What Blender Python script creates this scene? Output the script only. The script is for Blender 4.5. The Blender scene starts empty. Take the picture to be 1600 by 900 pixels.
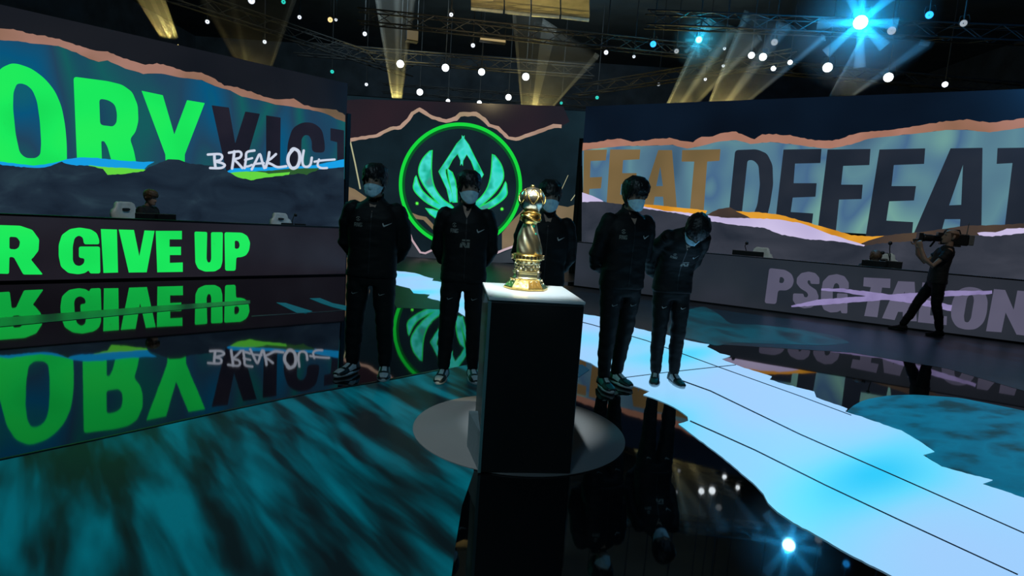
import bpy, bmesh, math, random
from mathutils import Vector, Matrix, noise
from mathutils.geometry import tessellate_polygon
random.seed(7)
scene = bpy.context.scene
COL = scene.collection
PI = math.pi

# ------------------------------------------------------------------ camera
F_PX, PITCH, ROLL, CAM_H = 880.0, .1246, .0673, 1.411
_f = Vector((0, math.cos(PITCH), -math.sin(PITCH)))
_r0 = Vector((1, 0, 0))
_u0 = _r0.cross(_f)
CR = math.cos(ROLL) * _r0 + math.sin(ROLL) * _u0
CU = -math.sin(ROLL) * _r0 + math.cos(ROLL) * _u0
CPOS = Vector((0, 0, CAM_H))
camd = bpy.data.cameras.new('camera')
camd.sensor_width = 36.0
camd.lens = 36.0 * F_PX / 1600.0
camd.clip_start = .05
camd.clip_end = 200
cam = bpy.data.objects.new('camera', camd)
COL.objects.link(cam)
cam.matrix_world = Matrix(((CR.x, CU.x, -_f.x, 0), (CR.y, CU.y, -_f.y, 0), (CR.z, CU.z, -_f.z, CAM_H), (0, 0, 0, 1)))
scene.camera = cam

# ------------------------------------------------------------------ world, exposure, big lights
scene.view_settings.view_transform = 'Standard'
scene.view_settings.look = 'None'
scene.view_settings.exposure = 0.0
scene.view_settings.gamma = 1.0
scene.view_settings.use_curve_mapping = False
scene.cycles.use_denoising = True
scene.cycles.max_bounces = 6
scene.cycles.volume_bounces = 0
scene.cycles.sample_clamp_indirect = 4.0
wd = bpy.data.worlds.new('hall_air')
scene.world = wd
wd.use_nodes = True
wd.node_tree.nodes['Background'].inputs[0].default_value = (.35, .6, .8, 1)
wd.node_tree.nodes['Background'].inputs[1].default_value = .006


def light(name, kind, loc, target, energy, color, **kw):
    l = bpy.data.lights.new(name, kind)
    l.energy = energy
    l.color = color
    for k, v in kw.items():
        setattr(l, k, v)
    o = bpy.data.objects.new(name, l)
    COL.objects.link(o)
    o.location = loc
    if target is not None:
        o.rotation_euler = (Vector(target) - Vector(loc)).to_track_quat('-Z', 'Y').to_euler()
    return o


# rig light: a soft cold wash from the grid over the stage, and the tight lamp on the trophy
light('rig_wash', 'SPOT', (-1.5, -2.0, 7.4), (0, 4.8, .9), 420, (.50, .82, 1.0), spot_size=math.radians(62), spot_blend=.7, shadow_soft_size=.25)
light('rig_side_teal', 'SPOT', (-5.5, 7.5, 5.6), (.9, 4.8, 1.0), 170, (.08, .85, .75), spot_size=math.radians(34), spot_blend=.5, shadow_soft_size=.15)
light('added_disc_spot', 'SPOT', (-3.6, 2.6, 5.4), (-.34, 3.55, 0), 900, (.86, .97, 1.0), spot_size=math.radians(12.5), spot_blend=.3, shadow_soft_size=.06)  # unseen spot, added and aimed to brighten only the disc's left part
light('trophy_lamp', 'SPOT', (-.5, 1.6, 6.3), (.08, 3.35, 1.15), 2600, (.86, .97, 1.0), spot_size=math.radians(8.2), spot_blend=.35, shadow_soft_size=.10)
light('trophy_lamp_warm', 'SPOT', (2.2, 1.0, 6.0), (.08, 3.4, 1.3), 1100, (1.0, .84, .5), spot_size=math.radians(6.5), spot_blend=.3, shadow_soft_size=.08)
light('added_ceiling_fill', 'AREA', (1, 15, 7.7), (1, 15, 9.5), 190, (.50, .78, .9), size=16.0)  # added upward fill without a fixture, lifts the black ceiling
light('blue_ceiling_wash', 'SPOT', (9, 6, 6.2), (9, 26, 7), 900, (.03, .26, .7), spot_size=math.radians(95), spot_blend=.6, shadow_soft_size=.3)
for _x, _y, _tx, _ty in ((-4.2, 7.6, -6.7, 10.0), (-2.4, 9.5, -4.9, 12.0), (2.6, 9.0, 5.0, 11.7), (4.4, 7.8, 6.9, 10.7)):
    light('added_desk_spot', 'SPOT', (_x, _y, 6.4), (_tx, _ty, 1.1), 260, (.9, 1.0, 1.0), spot_size=math.radians(15), spot_blend=.4, shadow_soft_size=.1)  # added unseen spots that make the white chairs show up
for _p, _t, _w in (((-4, 15, 8.6), (-9, 30, 6.0), 1000), ((1.5, 16, 8.6), (0, 30, 6.5), 800), ((-7, 8, 8.4), (-17, 16, 6.0), 700)):
    light('added_drape_wash', 'SPOT', _p, _t, _w, (.55, .80, .92), spot_size=math.radians(100), spot_blend=1.0, shadow_soft_size=.3)  # added washes without fixtures, brighten the dark hall walls
light('added_operator_spot', 'SPOT', (5.6, 4.6, 6.6), (6.75, 8.8, 1.5), 170, (1.0, .93, .82), spot_size=math.radians(14), spot_blend=.5, shadow_soft_size=.1)  # added unseen spot to brighten the operator's head and arms


# ------------------------------------------------------------------ projection of a photo pixel into the hall
def ray(x, y):
    return _f + (x - 800.0) / F_PX * CR - (y - 450.0) / F_PX * CU


def on_ground(x, y, z=0.0):
    d = ray(x, y)
    return CPOS + d * ((z - CAM_H) / d.z)


class Plane:
    def __init__(s, o, u, n):
        s.o, s.u, s.n = o, u, n

    def px(s, x, y, d=0.0):
        r = ray(x, y)
        q = s.o + s.n * d
        return CPOS + r * ((q - CPOS).dot(s.n) / r.dot(s.n))

    def at(s, u, z, d=0.0):
        return s.o + s.u * u + s.n * d + Vector((0, 0, z))

    def uz(s, p):
        return (p - s.o).dot(s.u), p.z


def wall_plane(a, b, off):
    A, B = on_ground(*a), on_ground(*b)
    u = (B - A).normalized()
    n = Vector((u.y, -u.x, 0))
    return Plane(A + n * off, u, n)


LB = wall_plane((0, 442), (540, 430), 0)
LS = wall_plane((0, 442), (540, 430), -2.9)
RB = wall_plane((1078, 471), (1600, 538), 0)
RS = wall_plane((1078, 471), (1600, 538), -2.9)
CS = Plane(Vector((0, 17.3, 0)), Vector((1, 0, 0)), Vector((0, -1, 0)))

# ------------------------------------------------------------------ materials
MATS = {}


def srgb(r, g, b):
    def c(v):
        v /= 255.0
        return v / 12.92 if v <= .04045 else ((v + .055) / 1.055) ** 2.4
    return (c(r), c(g), c(b), 1)


def mat(name, col, rough=.5, metal=0.0, spec=.5, bump=0.0, bscale=40, coat=0.0, sheen=0.0, ior=None, vary=.12):
    if name in MATS:
        return MATS[name]
    m = bpy.data.materials.new(name)
    m.use_nodes = True
    nt = m.node_tree
    b = nt.nodes['Principled BSDF']
    b.inputs['Roughness'].default_value = rough
    b.inputs['Metallic'].default_value = metal
    b.inputs['Specular IOR Level'].default_value = spec
    b.inputs['Coat Weight'].default_value = coat
    b.inputs['Sheen Weight'].default_value = sheen
    if ior:
        b.inputs['IOR'].default_value = ior
    tc = nt.nodes.new('ShaderNodeTexCoord')
    n = nt.nodes.new('ShaderNodeTexNoise')
    n.inputs['Scale'].default_value = bscale
    n.inputs['Detail'].default_value = 3
    nt.links.new(tc.outputs['Object'], n.inputs['Vector'])
    r = nt.nodes.new('ShaderNodeValToRGB')
    c = Vector(col[:3])
    lo, hi = c * (1 - vary), c * (1 + vary)
    r.color_ramp.elements[0].color = (*lo, 1)
    r.color_ramp.elements[1].color = (*hi, 1)
    r.color_ramp.elements[0].position = .3
    r.color_ramp.elements[1].position = .7
    nt.links.new(n.outputs['Fac'], r.inputs['Fac'])
    nt.links.new(r.outputs['Color'], b.inputs['Base Color'])
    if bump:
        bp = nt.nodes.new('ShaderNodeBump')
        bp.inputs['Strength'].default_value = bump
        bp.inputs['Distance'].default_value = .01
        nt.links.new(n.outputs['Fac'], bp.inputs['Height'])
        nt.links.new(bp.outputs['Normal'], b.inputs['Normal'])
    MATS[name] = m
    return m


def led(name, stops, scale=1.0, stretch=(1, 1, 1), rot=0.0, strength=1.0, detail=3.0, rough=.25, distort=0.0, gloss=True, spec=.5, lo=.3, hi=.7):
    """an LED surface: emission from a noise-driven colour ramp, plus the gloss of its face"""
    if name in MATS:
        return MATS[name]
    m = bpy.data.materials.new(name)
    m.use_nodes = True
    nt = m.node_tree
    b = nt.nodes['Principled BSDF']
    b.inputs['Base Color'].default_value = (.004, .004, .005, 1)
    b.inputs['Roughness'].default_value = rough
    b.inputs['Specular IOR Level'].default_value = spec if gloss else 0.0
    tc = nt.nodes.new('ShaderNodeTexCoord')
    mp = nt.nodes.new('ShaderNodeMapping')
    mp.vector_type = 'TEXTURE'
    mp.inputs['Rotation'].default_value = (0, 0, rot)
    mp.inputs['Scale'].default_value = stretch
    nt.links.new(tc.outputs['Object'], mp.inputs['Vector'])
    n = nt.nodes.new('ShaderNodeTexNoise')
    n.inputs['Scale'].default_value = scale
    n.inputs['Detail'].default_value = detail
    n.inputs['Distortion'].default_value = distort
    nt.links.new(mp.outputs['Vector'], n.inputs['Vector'])
    r = nt.nodes.new('ShaderNodeValToRGB')
    el = r.color_ramp.elements
    cols = [srgb(*s) if max(s) > 1 else (*s, 1) for s in stops]
    while len(el) < len(cols):
        el.new(.5)
    for i, c in enumerate(cols):
        el[i].position = lo + (hi - lo) * i / max(1, len(cols) - 1)
        el[i].color = c
    nt.links.new(n.outputs['Fac'], r.inputs['Fac'])
    nt.links.new(r.outputs['Color'], b.inputs['Emission Color'])
    b.inputs['Emission Strength'].default_value = strength
    MATS[name] = m
    return m


def glow(name, col, strength):
    if name in MATS:
        return MATS[name]
    m = bpy.data.materials.new(name)
    m.use_nodes = True
    b = m.node_tree.nodes['Principled BSDF']
    b.inputs['Base Color'].default_value = (.01, .01, .01, 1)
    b.inputs['Emission Color'].default_value = (*col[:3], 1)
    b.inputs['Emission Strength'].default_value = strength
    MATS[name] = m
    return m


def haze(name, density, col=(1, 1, 1), aniso=0.0, fall=0):
    if name in MATS:
        return MATS[name]
    m = bpy.data.materials.new(name)
    m.use_nodes = True
    nt = m.node_tree
    nt.nodes.remove(nt.nodes['Principled BSDF'])
    v = nt.nodes.new('ShaderNodeVolumeScatter')
    v.inputs['Color'].default_value = (*col, 1)
    v.inputs['Density'].default_value = density
    v.inputs['Anisotropy'].default_value = aniso
    if fall:                 # haze thins out towards the rim of its cloud
        tc = nt.nodes.new('ShaderNodeTexCoord')
        ln = nt.nodes.new('ShaderNodeVectorMath')
        ln.operation = 'LENGTH'
        nt.links.new(tc.outputs['Object'], ln.inputs[0])
        mr = nt.nodes.new('ShaderNodeMapRange')
        mr.inputs['From Min'].default_value = 0
        mr.inputs['From Max'].default_value = fall
        mr.inputs['To Min'].default_value = density
        mr.inputs['To Max'].default_value = 0
        nt.links.new(ln.outputs['Value'], mr.inputs['Value'])
        nt.links.new(mr.outputs['Result'], v.inputs['Density'])
    nt.links.new(v.outputs['Volume'], nt.nodes['Material Output'].inputs['Volume'])
    MATS[name] = m
    return m


# ------------------------------------------------------------------ objects
def tag(o, label=None, cat=None, group=None, kind=None):
    if label:
        o['label'] = label
    if cat:
        o['category'] = cat
    if group:
        o['group'] = group
    if kind:
        o['kind'] = kind
    return o


def thing(name, label, cat, loc=(0, 0, 0), rz=0.0, group=None):
    o = bpy.data.objects.new(name, None)
    COL.objects.link(o)
    o.empty_display_size = .1
    o.location = loc
    o.rotation_euler = (0, 0, rz)
    tag(o, label, cat, group)
    return o


def world_mat(o):
    m = Matrix.LocRotScale(o.location, o.rotation_euler, o.scale)
    return world_mat(o.parent) @ m if o.parent else m


def obj(name, bm, m, parent=None, world=False, smooth=False):
    """link a bmesh (or mesh) as ONE object; world=True: vertices are in hall coordinates, parent's frame is removed"""
    if isinstance(bm, bpy.types.Mesh):
        me = bm
    else:
        me = bpy.data.meshes.new(name)
        bm.normal_update()
        bm.to_mesh(me)
        bm.free()
    if world and parent is not None:
        me.transform(world_mat(parent).inverted())
    if m is not None:
        me.materials.clear()
        me.materials.append(m)
    if smooth:
        me.polygons.foreach_set('use_smooth', [True] * len(me.polygons))
    o = bpy.data.objects.new(name, me)
    COL.objects.link(o)
    if parent is not None:
        o.parent = parent
    return o


def struct(name, bm, m, **kw):
    o = obj(name, bm, m, **kw)
    o['kind'] = 'structure'
    return o


def copy_tree(o, parent=None):
    c = o.copy()
    COL.objects.link(c)
    if parent is not None:
        c.parent = parent
    for ch in list(o.children):
        copy_tree(ch, c)
    return c


def BM():
    return bmesh.new()


def add_box(bm, lo, hi, M=None, bevel=0.0):
    x0, y0, z0 = lo
    x1, y1, z1 = hi
    vs = [bm.verts.new(Vector(p) if M is None else M @ Vector(p)) for p in
          ((x0, y0, z0), (x1, y0, z0), (x1, y1, z0), (x0, y1, z0), (x0, y0, z1), (x1, y0, z1), (x1, y1, z1), (x0, y1, z1))]
    fs = [bm.faces.new([vs[i] for i in f]) for f in ((3, 2, 1, 0), (4, 5, 6, 7), (0, 1, 5, 4), (1, 2, 6, 5), (2, 3, 7, 6), (3, 0, 4, 7))]
    if bevel:
        es = list({e for f in fs for e in f.edges})
        bmesh.ops.bevel(bm, geom=es, offset=bevel, segments=2, affect='EDGES', profile=.5)
    return bm


def box(lo, hi, M=None, bevel=0.0):
    return add_box(BM(), lo, hi, M, bevel)


def add_loft(bm, rings, cap=True, closed=True):
    """rings: list of equal-length point lists"""
    vr = [[bm.verts.new(p) for p in r] for r in rings]
    n = len(vr[0])
    for a, b in zip(vr, vr[1:]):
        for i in range(n if closed else n - 1):
            j = (i + 1) % n
            bm.faces.new((a[i], a[j], b[j], b[i]))
    if cap:
        bm.faces.new(list(reversed(vr[0])))
        bm.faces.new(vr[-1])
    return bm


def frame_of(t, side):
    t = t.normalized()
    s = side - t * side.dot(t)
    if s.length < 1e-5:
        s = Vector((0, 1, 0)) - t * t.y
    s.normalize()
    return s, t.cross(s)


def add_tube(bm, pts, rad, n=12, side=Vector((1, 0, 0)), round_ends=True, cap=True):
    """tapered tube along pts; rad: number, list, or list of (a, b) with a along side"""
    pts = [Vector(p) for p in pts]
    if not isinstance(rad, (list, tuple)):
        rad = [rad] * len(pts)
    rad = [r if isinstance(r, (list, tuple)) else (r, r) for r in rad]
    P, Rr = list(pts), list(rad)
    if round_ends:
        d0 = (pts[0] - pts[1]).normalized()
        d1 = (pts[-1] - pts[-2]).normalized()
        r0, r1 = rad[0], rad[-1]
        P = [pts[0] + d0 * min(r0) * .9, pts[0] + d0 * min(r0) * .6] + P + [pts[-1] + d1 * min(r1) * .6, pts[-1] + d1 * min(r1) * .9]
        Rr = [(r0[0] * .35, r0[1] * .35), (r0[0] * .78, r0[1] * .78)] + Rr + [(r1[0] * .78, r1[1] * .78), (r1[0] * .35, r1[1] * .35)]
    rings = []
    for i, p in enumerate(P):
        t = (P[min(i + 1, len(P) - 1)] - P[max(i - 1, 0)])
        s, b = frame_of(t, Vector(side))
        rings.append([p + s * Rr[i][0] * math.cos(2 * PI * k / n) + b * Rr[i][1] * math.sin(2 * PI * k / n) for k in range(n)])
    return add_loft(bm, rings, cap)


def tube(pts, rad, n=12, **kw):
    return add_tube(BM(), pts, rad, n, **kw)


def add_lathe(bm, prof, n=48, c=(0, 0, 0), fn=None):
    """prof: (r, z) from bottom to top; fn(angle, z, r) -> r"""
    c = Vector(c)
    rings = []
    for r, z in prof:
        ring = []
        for k in range(n):
            a = 2 * PI * k / n
            rr = fn(a, z, r) if fn else r
            ring.append(c + Vector((rr * math.cos(a), rr * math.sin(a), z)))
        rings.append(ring)
    return add_loft(bm, rings)


def lathe(prof, n=48, **kw):
    return add_lathe(BM(), prof, n, **kw)


def add_fill(bm, outer, holes=()):
    loops = [outer] + list(holes)
    tris = tessellate_polygon([[Vector(p) for p in l] for l in loops])
    flat = [bm.verts.new(p) for l in loops for p in l]
    for t in tris:
        try:
            bm.faces.new([flat[i] for i in t])
        except ValueError:
            pass
    return bm


def rnd(pts, r=8, n=4, keep=()):
    """round the corners of a 2-D outline by r"""
    out = []
    m = len(pts)
    for i, p in enumerate(pts):
        p = Vector(p[:2])
        a, b = Vector(pts[i - 1][:2]), Vector(pts[(i + 1) % m][:2])
        rr = min(r, (a - p).length * .45, (b - p).length * .45)
        if rr < .5 or i in keep:
            out.append(tuple(p))
            continue
        q0, q1 = p + (a - p).normalized() * rr, p + (b - p).normalized() * rr
        for k in range(n + 1):
            t = k / n
            out.append(tuple(q0 * (1 - t) ** 2 + p * 2 * t * (1 - t) + q1 * t * t))
    return out


def smooth_line(pts, n=6, closed=False):
    out = []
    m = len(pts)
    seg = m if closed else m - 1
    for i in range(seg):
        g = lambda k: Vector(pts[k % m] if closed else pts[max(0, min(m - 1, k))])
        p0, p1, p2, p3 = g(i - 1), g(i), g(i + 1), g(i + 2)
        for k in range(n):
            t = k / n
            out.append(tuple(.5 * ((2 * p1) + (-p0 + p2) * t + (2 * p0 - 5 * p1 + 4 * p2 - p3) * t * t + (-p0 + 3 * p1 - 3 * p2 + p3) * t ** 3)))
    if not closed:
        out.append(tuple(Vector(pts[-1])))
    return out


def jag(pts, step=5, amp=1.2, seed=0):
    """a torn, ragged version of a polyline"""
    rg = random.Random(seed)
    out = []
    for a, b in zip(pts, pts[1:]):
        a, b = Vector(a), Vector(b)
        n = max(1, int((b - a).length / step))
        for k in range(n):
            q = a.lerp(b, k / n)
            out.append((q.x + rg.uniform(-amp, amp) * .6, q.y + rg.uniform(-amp, amp)))
    out.append(tuple(pts[-1]))
    return out


def brush(pts, w):
    """outline of a brush stroke of width w (number or list) along a 2-D polyline"""
    pts = [Vector(p) for p in pts]
    if not isinstance(w, (list, tuple)):
        w = [w] * len(pts)
    L, Rt = [], []
    for i, p in enumerate(pts):
        t = (pts[min(i + 1, len(pts) - 1)] - pts[max(i - 1, 0)]).normalized()
        nn = Vector((-t.y, t.x))
        L.append(tuple(p + nn * w[i] / 2))
        Rt.append(tuple(p - nn * w[i] / 2))
    return L + Rt[::-1]


class Crop:
    """coordinates noted on an enlarged crop of the photo -> photo pixels"""
    def __init__(s, x, y, k):
        s.x, s.y, s.k = x, y, k

    def __call__(s, pts):
        return [(s.x + a / s.k, s.y + b / s.k) for a, b in pts]


def decal(name, pl, pts, d, m, parent, holes=()):
    """a flat patch of picture on a screen plane"""
    bm = add_fill(BM(), [pl.px(x, y, d) for x, y in pts], [[pl.px(x, y, d) for x, y in h] for h in holes])
    bmesh.ops.recalc_face_normals(bm, faces=bm.faces)
    for f in bm.faces:
        if f.normal.dot(pl.n) < 0:
            f.normal_flip()
    return obj(name, bm, m, parent, world=True)


def stroke_decal(name, pl, pts, w, d, m, parent):
    """a brush stroke that may cross itself: a strip of quads with rounded ends"""
    n = len(pts)
    o = brush(pts, w)
    L, Rt = o[:n], o[n:][::-1]
    bm = BM()
    for i in range(n - 1):
        bm.faces.new([bm.verts.new(pl.px(x, y, d + .0002 * i)) for x, y in (L[i], L[i + 1], Rt[i + 1], Rt[i])])
    for k in (0, n - 1):
        ww = (w[k] if isinstance(w, (list, tuple)) else w) / 2
        bm.faces.new([bm.verts.new(pl.px(pts[k][0] + ww * math.cos(2 * PI * j / 12), pts[k][1] + ww * math.sin(2 * PI * j / 12), d + .0002 * k + .0001)) for j in range(12)])
    for f in bm.faces:
        f.normal_update()
        if f.normal.dot(pl.n) < 0:
            f.normal_flip()
    bmesh.ops.remove_doubles(bm, verts=bm.verts, dist=.004)
    return obj(name, bm, m, parent, world=True)
# ================================================================== THE SETTING
M_floor = mat('gloss_black_stage', (.0035, .004, .005), rough=.03, ior=1.85, bscale=.7, vary=.3)
nt = M_floor.node_tree                      # faint ripple of the polished deck
_b = nt.nodes['Principled BSDF']
_n = nt.nodes.new('ShaderNodeTexNoise')
_n.inputs['Scale'].default_value = 1.3
_bp = nt.nodes.new('ShaderNodeBump')
_bp.inputs['Strength'].default_value = .02
_bp.inputs['Distance'].default_value = .02
_tc = nt.nodes.new('ShaderNodeTexCoord')
nt.links.new(_tc.outputs['Object'], _n.inputs['Vector'])
nt.links.new(_n.outputs['Fac'], _bp.inputs['Height'])
nt.links.new(_bp.outputs['Normal'], _b.inputs['Normal'])
M_hall = mat('hall_drape', (.040, .050, .060), rough=.85, bscale=1.2, vary=.35)
M_roof = mat('hall_roof', (.035, .045, .050), rough=.8, bscale=.8, vary=.35)
M_blackwall = mat('stage_black', (.012, .013, .016), rough=.5, bscale=3)
M_frame = mat('screen_frame', (.006, .007, .008), rough=.4, bscale=6)

X0, X1, Y0, Y1, ZT = -17.0, 19.0, -5.0, 30.0, 9.5
struct('floor', box((X0, Y0, -.3), (X1, Y1, 0)), M_floor)
struct('ceiling', box((X0, Y0, ZT), (X1, Y1, ZT + .3)), M_roof)
struct('wall_back', box((X0 - .3, Y1, -.3), (X1 + .3, Y1 + .3, ZT + .3)), M_hall)
struct('wall_front', box((X0 - .3, Y0 - .3, -.3), (X1 + .3, Y0, ZT + .3)), M_hall)
struct('wall_left', box((X0 - .3, Y0, -.3), (X0, Y1, ZT + .3)), M_hall)
struct('wall_right', box((X1, Y0, -.3), (X1 + .3, Y1, ZT + .3)), M_hall)


def ground_poly(pts, z, thick=.0):
    P = [on_ground(x, y) for x, y in pts]
    for p in P:
        p.z = z
    bm = add_fill(BM(), P)
    bmesh.ops.recalc_face_normals(bm, faces=bm.faces)
    for f in bm.faces:
        if f.normal.z < 0:
            f.normal_flip()
    if thick:
        r = bmesh.ops.extrude_face_region(bm, geom=list(bm.faces))
        for v in r['geom']:
            if isinstance(v, bmesh.types.BMVert):
                v.co.z -= thick
        bmesh.ops.recalc_face_normals(bm, faces=bm.faces)
    return bm


# walkway ring at the foot of the screens (less polished than the deck)
M_walk = mat('walkway_grey', (.035, .042, .050), rough=.36, ior=1.7, bscale=2.0, vary=.3)
def walk(pts, z):
    P = [Vector((x, y, z)) for x, y in pts]
    bm = add_fill(BM(), P)
    for f in bm.faces:
        f.normal_update()
        if f.normal.z < 0:
            f.normal_flip()
    return bm
_rb0, _rb1 = RB.at(-3.6, 0), RB.at(9.5, 0)
_w = [on_ground(620, 481), on_ground(760, 486), on_ground(930, 500), on_ground(1085, 536), on_ground(1330, 551), on_ground(1480, 576), on_ground(1600, 611), on_ground(1800, 690)]
struct('trim_1', walk([(p.x, p.y) for p in _w] + [(_rb1.x, _rb1.y), (_rb0.x, _rb0.y), (1.9, 13.3), (2.1, 17.2), (-5.2, 17.2), (-3.0, 12.0)], .0015), M_walk)
# the dull strip that breaks the reflections in front of the left strip screen
M_strip = mat('dull_strip', (.20, .21, .20), rough=.28, ior=2.0, bscale=5)
struct('trim_2', ground_poly([(-260, 549), (0, 511), (250, 487), (391, 474.5), (391, 469.5), (250, 478), (0, 497), (-260, 528)], .004, .004), M_strip)
struct('trim_3', ground_poly([(393, 495), (520, 487), (536, 485), (536, 484), (520, 486), (393, 493.6)], .004, .004), mat('deck_joint', (.16, .17, .18), rough=.4))

# ---- lit floor panels
# white ragged path running from the centre screen past the pedestal to the right
M_path = led('path_light', [(160, 208, 255), (154, 212, 255), (138, 216, 255), (96, 218, 255), (20, 200, 250)], scale=.62, stretch=(.6, 1.5, 1), rot=-.75, strength=.98, detail=.5, spec=.15, rough=.3, lo=.40, hi=.80)
path_up = [(600, 423), (624, 424), (648, 427), (677, 436), (675, 439), (700, 443), (760, 455), (840, 474), (897, 490), (945, 496), (988, 504), (992, 513), (1013, 518), (1035, 522), (1080, 534), (1108, 539), (1104, 542), (1125, 553), (1141, 557), (1127, 562), (1155, 573), (1206, 589), (1202, 594), (1238, 604), (1272, 613), (1275, 622), (1324, 639), (1320, 644), (1346, 652), (1408, 674), (1436, 690), (1460, 707), (1441, 712), (1471, 730), (1510, 741), (1551, 751), (1534, 757), (1566, 768), (1600, 779), (1720, 830)]
path_lo = [(1560, 985), (1480, 942), (1392, 900), (1327, 867), (1280, 839), (1240, 818), (1215, 801), (1200, 787), (1193, 772), (1176, 755), (1135, 720), (1093, 688), (1060, 663), (1075, 659), (1074, 651), (1052, 636), (1028, 625), (1005, 618), (1015, 612), (992, 604), (968, 595), (940, 577), (923, 568), (897, 558), (820, 533), (740, 503), (691, 472), (668, 465), (672, 461), (646, 458), (640, 451), (616, 444), (596, 441)]
def path_mesh():
    up = jag(path_up, 7, .5, 3)
    lo = jag(path_lo, 7, .5, 4)
    return ground_poly(up + lo, .006, .003)
fp = thing('stage_light_path', 'wide pale blue white lit path with ragged edges crossing the dark stage floor', 'floor panel', on_ground(1100, 620))
obj('panel', path_mesh(), M_path, fp, world=True)
M_seam = mat('panel_seam', (.03, .05, .10), rough=.4)
for a, b, w in (((897, 501), (1600, 835), 2.2), ((1040, 601), (1600, 895), 2.2), ((1060, 652), (1600, 930), 2.4), ((948, 593), (1130, 573), 1.4)):
    pass
def seam(pts, w):
    out = brush(pts, w)
    return ground_poly(out, .0068, 0)
obj('seam', seam([(893, 500), (925, 508), (1010, 533), (1130, 577), (1250, 620), (1330, 650)], 1.3), M_seam, fp, world=True)
obj('seam', seam([(1052, 591), (1110, 612), (1250, 680), (1400, 746), (1600, 835)], 2.0), M_seam, fp, world=True)
obj('seam', seam([(1078, 659), (1180, 705), (1290, 760), (1400, 812), (1590, 900)], 2.2), M_seam, fp, world=True)
obj('seam', seam([(960, 593), (1040, 583), (1150, 571)], 1.2), M_seam, fp, world=True)

# teal streaked panel in the foreground, left of the pedestal
M_teal = led('teal_streaks', [(10, 26, 32), (8, 44, 52), (2, 72, 84), (0, 96, 112), (0, 112, 130)], scale=2.5, stretch=(3.0, .50, 1), rot=-.86, strength=.62, detail=3.5, spec=.22, rough=.35, distort=.25, lo=.38, hi=.62)
tp = [(-420, 815), (-200, 765), (0, 721), (160, 687), (330, 649), (480, 617), (620, 593), (660, 585), (750, 566), (745, 620), (740, 738), (722, 790), (712, 850), (705, 905), (703, 960), (500, 1020), (0, 1100), (-500, 1150)]
t = thing('stage_light_panel', 'teal streaked lit floor panel in the foreground, left of the pedestal', 'floor panel', on_ground(300, 760))
obj('panel', ground_poly(tp, .003, .002), M_teal, t, world=True)
M_rim = mat('deck_rim', (.02, .02, .022), rough=.3)
obj('rim', ground_poly(brush([(-420, 815), (-200, 764), (0, 719), (160, 685.5), (330, 647.5), (480, 616), (620, 591.5), (700, 576)], 1.6), .007, .004), M_rim, t, world=True)

# teal panel beyond the path on the right
M_teal2 = led('teal_clouds', [(14, 44, 44), (8, 60, 74), (0, 94, 124), (0, 106, 138), (6, 84, 110), (20, 48, 40)], scale=2.2, stretch=(1.6, .8, 1), rot=.5, strength=.95, detail=4, rough=.4, spec=.25, lo=.3, hi=.7)
t2 = [(1318, 650), (1330, 636), (1350, 625), (1390, 618), (1430, 617), (1500, 622), (1600, 642), (1760, 690), (1860, 800), (1720, 838), (1600, 783), (1540, 757), (1470, 728), (1445, 712), (1455, 706), (1408, 675), (1346, 653)]
t = thing('stage_light_panel', 'round edged teal lit floor panel at the right edge, beyond the white path', 'floor panel', on_ground(1540, 690))
obj('panel', ground_poly(rnd(t2, 12), .003, .002), M_teal2, t, world=True)
t3 = [(1052, 500), (1075, 484), (1100, 478), (1122, 490), (1140, 506), (1190, 508), (1250, 515), (1300, 524), (1330, 536), (1290, 540), (1200, 537), (1145, 535), (1120, 541), (1092, 533), (1040, 521)]
M_teal3 = led('teal_patch', [(18, 28, 34), (10, 56, 68), (4, 78, 94), (16, 34, 40)], scale=1.4, stretch=(1, 1.6, 1), strength=.7, detail=3, rough=.35)
t = thing('stage_light_panel', 'small teal lit patch on the walkway behind the bowing person', 'floor panel', on_ground(1110, 510))
obj('panel', ground_poly(rnd(t3, 8), .0032, .0015), M_teal3, t, world=True)
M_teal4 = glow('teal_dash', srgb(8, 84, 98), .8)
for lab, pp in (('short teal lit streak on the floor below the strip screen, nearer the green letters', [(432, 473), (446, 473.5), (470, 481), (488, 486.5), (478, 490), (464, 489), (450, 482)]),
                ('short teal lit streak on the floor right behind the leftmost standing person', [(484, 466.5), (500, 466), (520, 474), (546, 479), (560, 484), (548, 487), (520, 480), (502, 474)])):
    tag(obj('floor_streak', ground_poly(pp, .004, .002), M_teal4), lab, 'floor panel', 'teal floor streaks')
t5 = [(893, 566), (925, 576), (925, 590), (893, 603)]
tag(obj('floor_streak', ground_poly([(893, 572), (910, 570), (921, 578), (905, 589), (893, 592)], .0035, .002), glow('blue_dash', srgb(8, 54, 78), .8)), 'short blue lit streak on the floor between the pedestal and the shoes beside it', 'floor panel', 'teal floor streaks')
# pale disc under the pedestal
M_disc = mat('pale_disc', (.13, .135, .14), rough=.5, bscale=2, vary=.05)
bm = BM()
dc = Vector((.11, 3.65, 0))
add_lathe(bm, [(.705, .003), (.705, .0075), (.001, .0078)], 96, c=dc)
tag(obj('floor_disc', bm, M_disc), 'pale grey round floor disc under the black pedestal', 'floor disc')

# ================================================================== LED WALLS
def z_of(pl, x, y):
    return pl.uz(pl.px(x, y))


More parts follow.
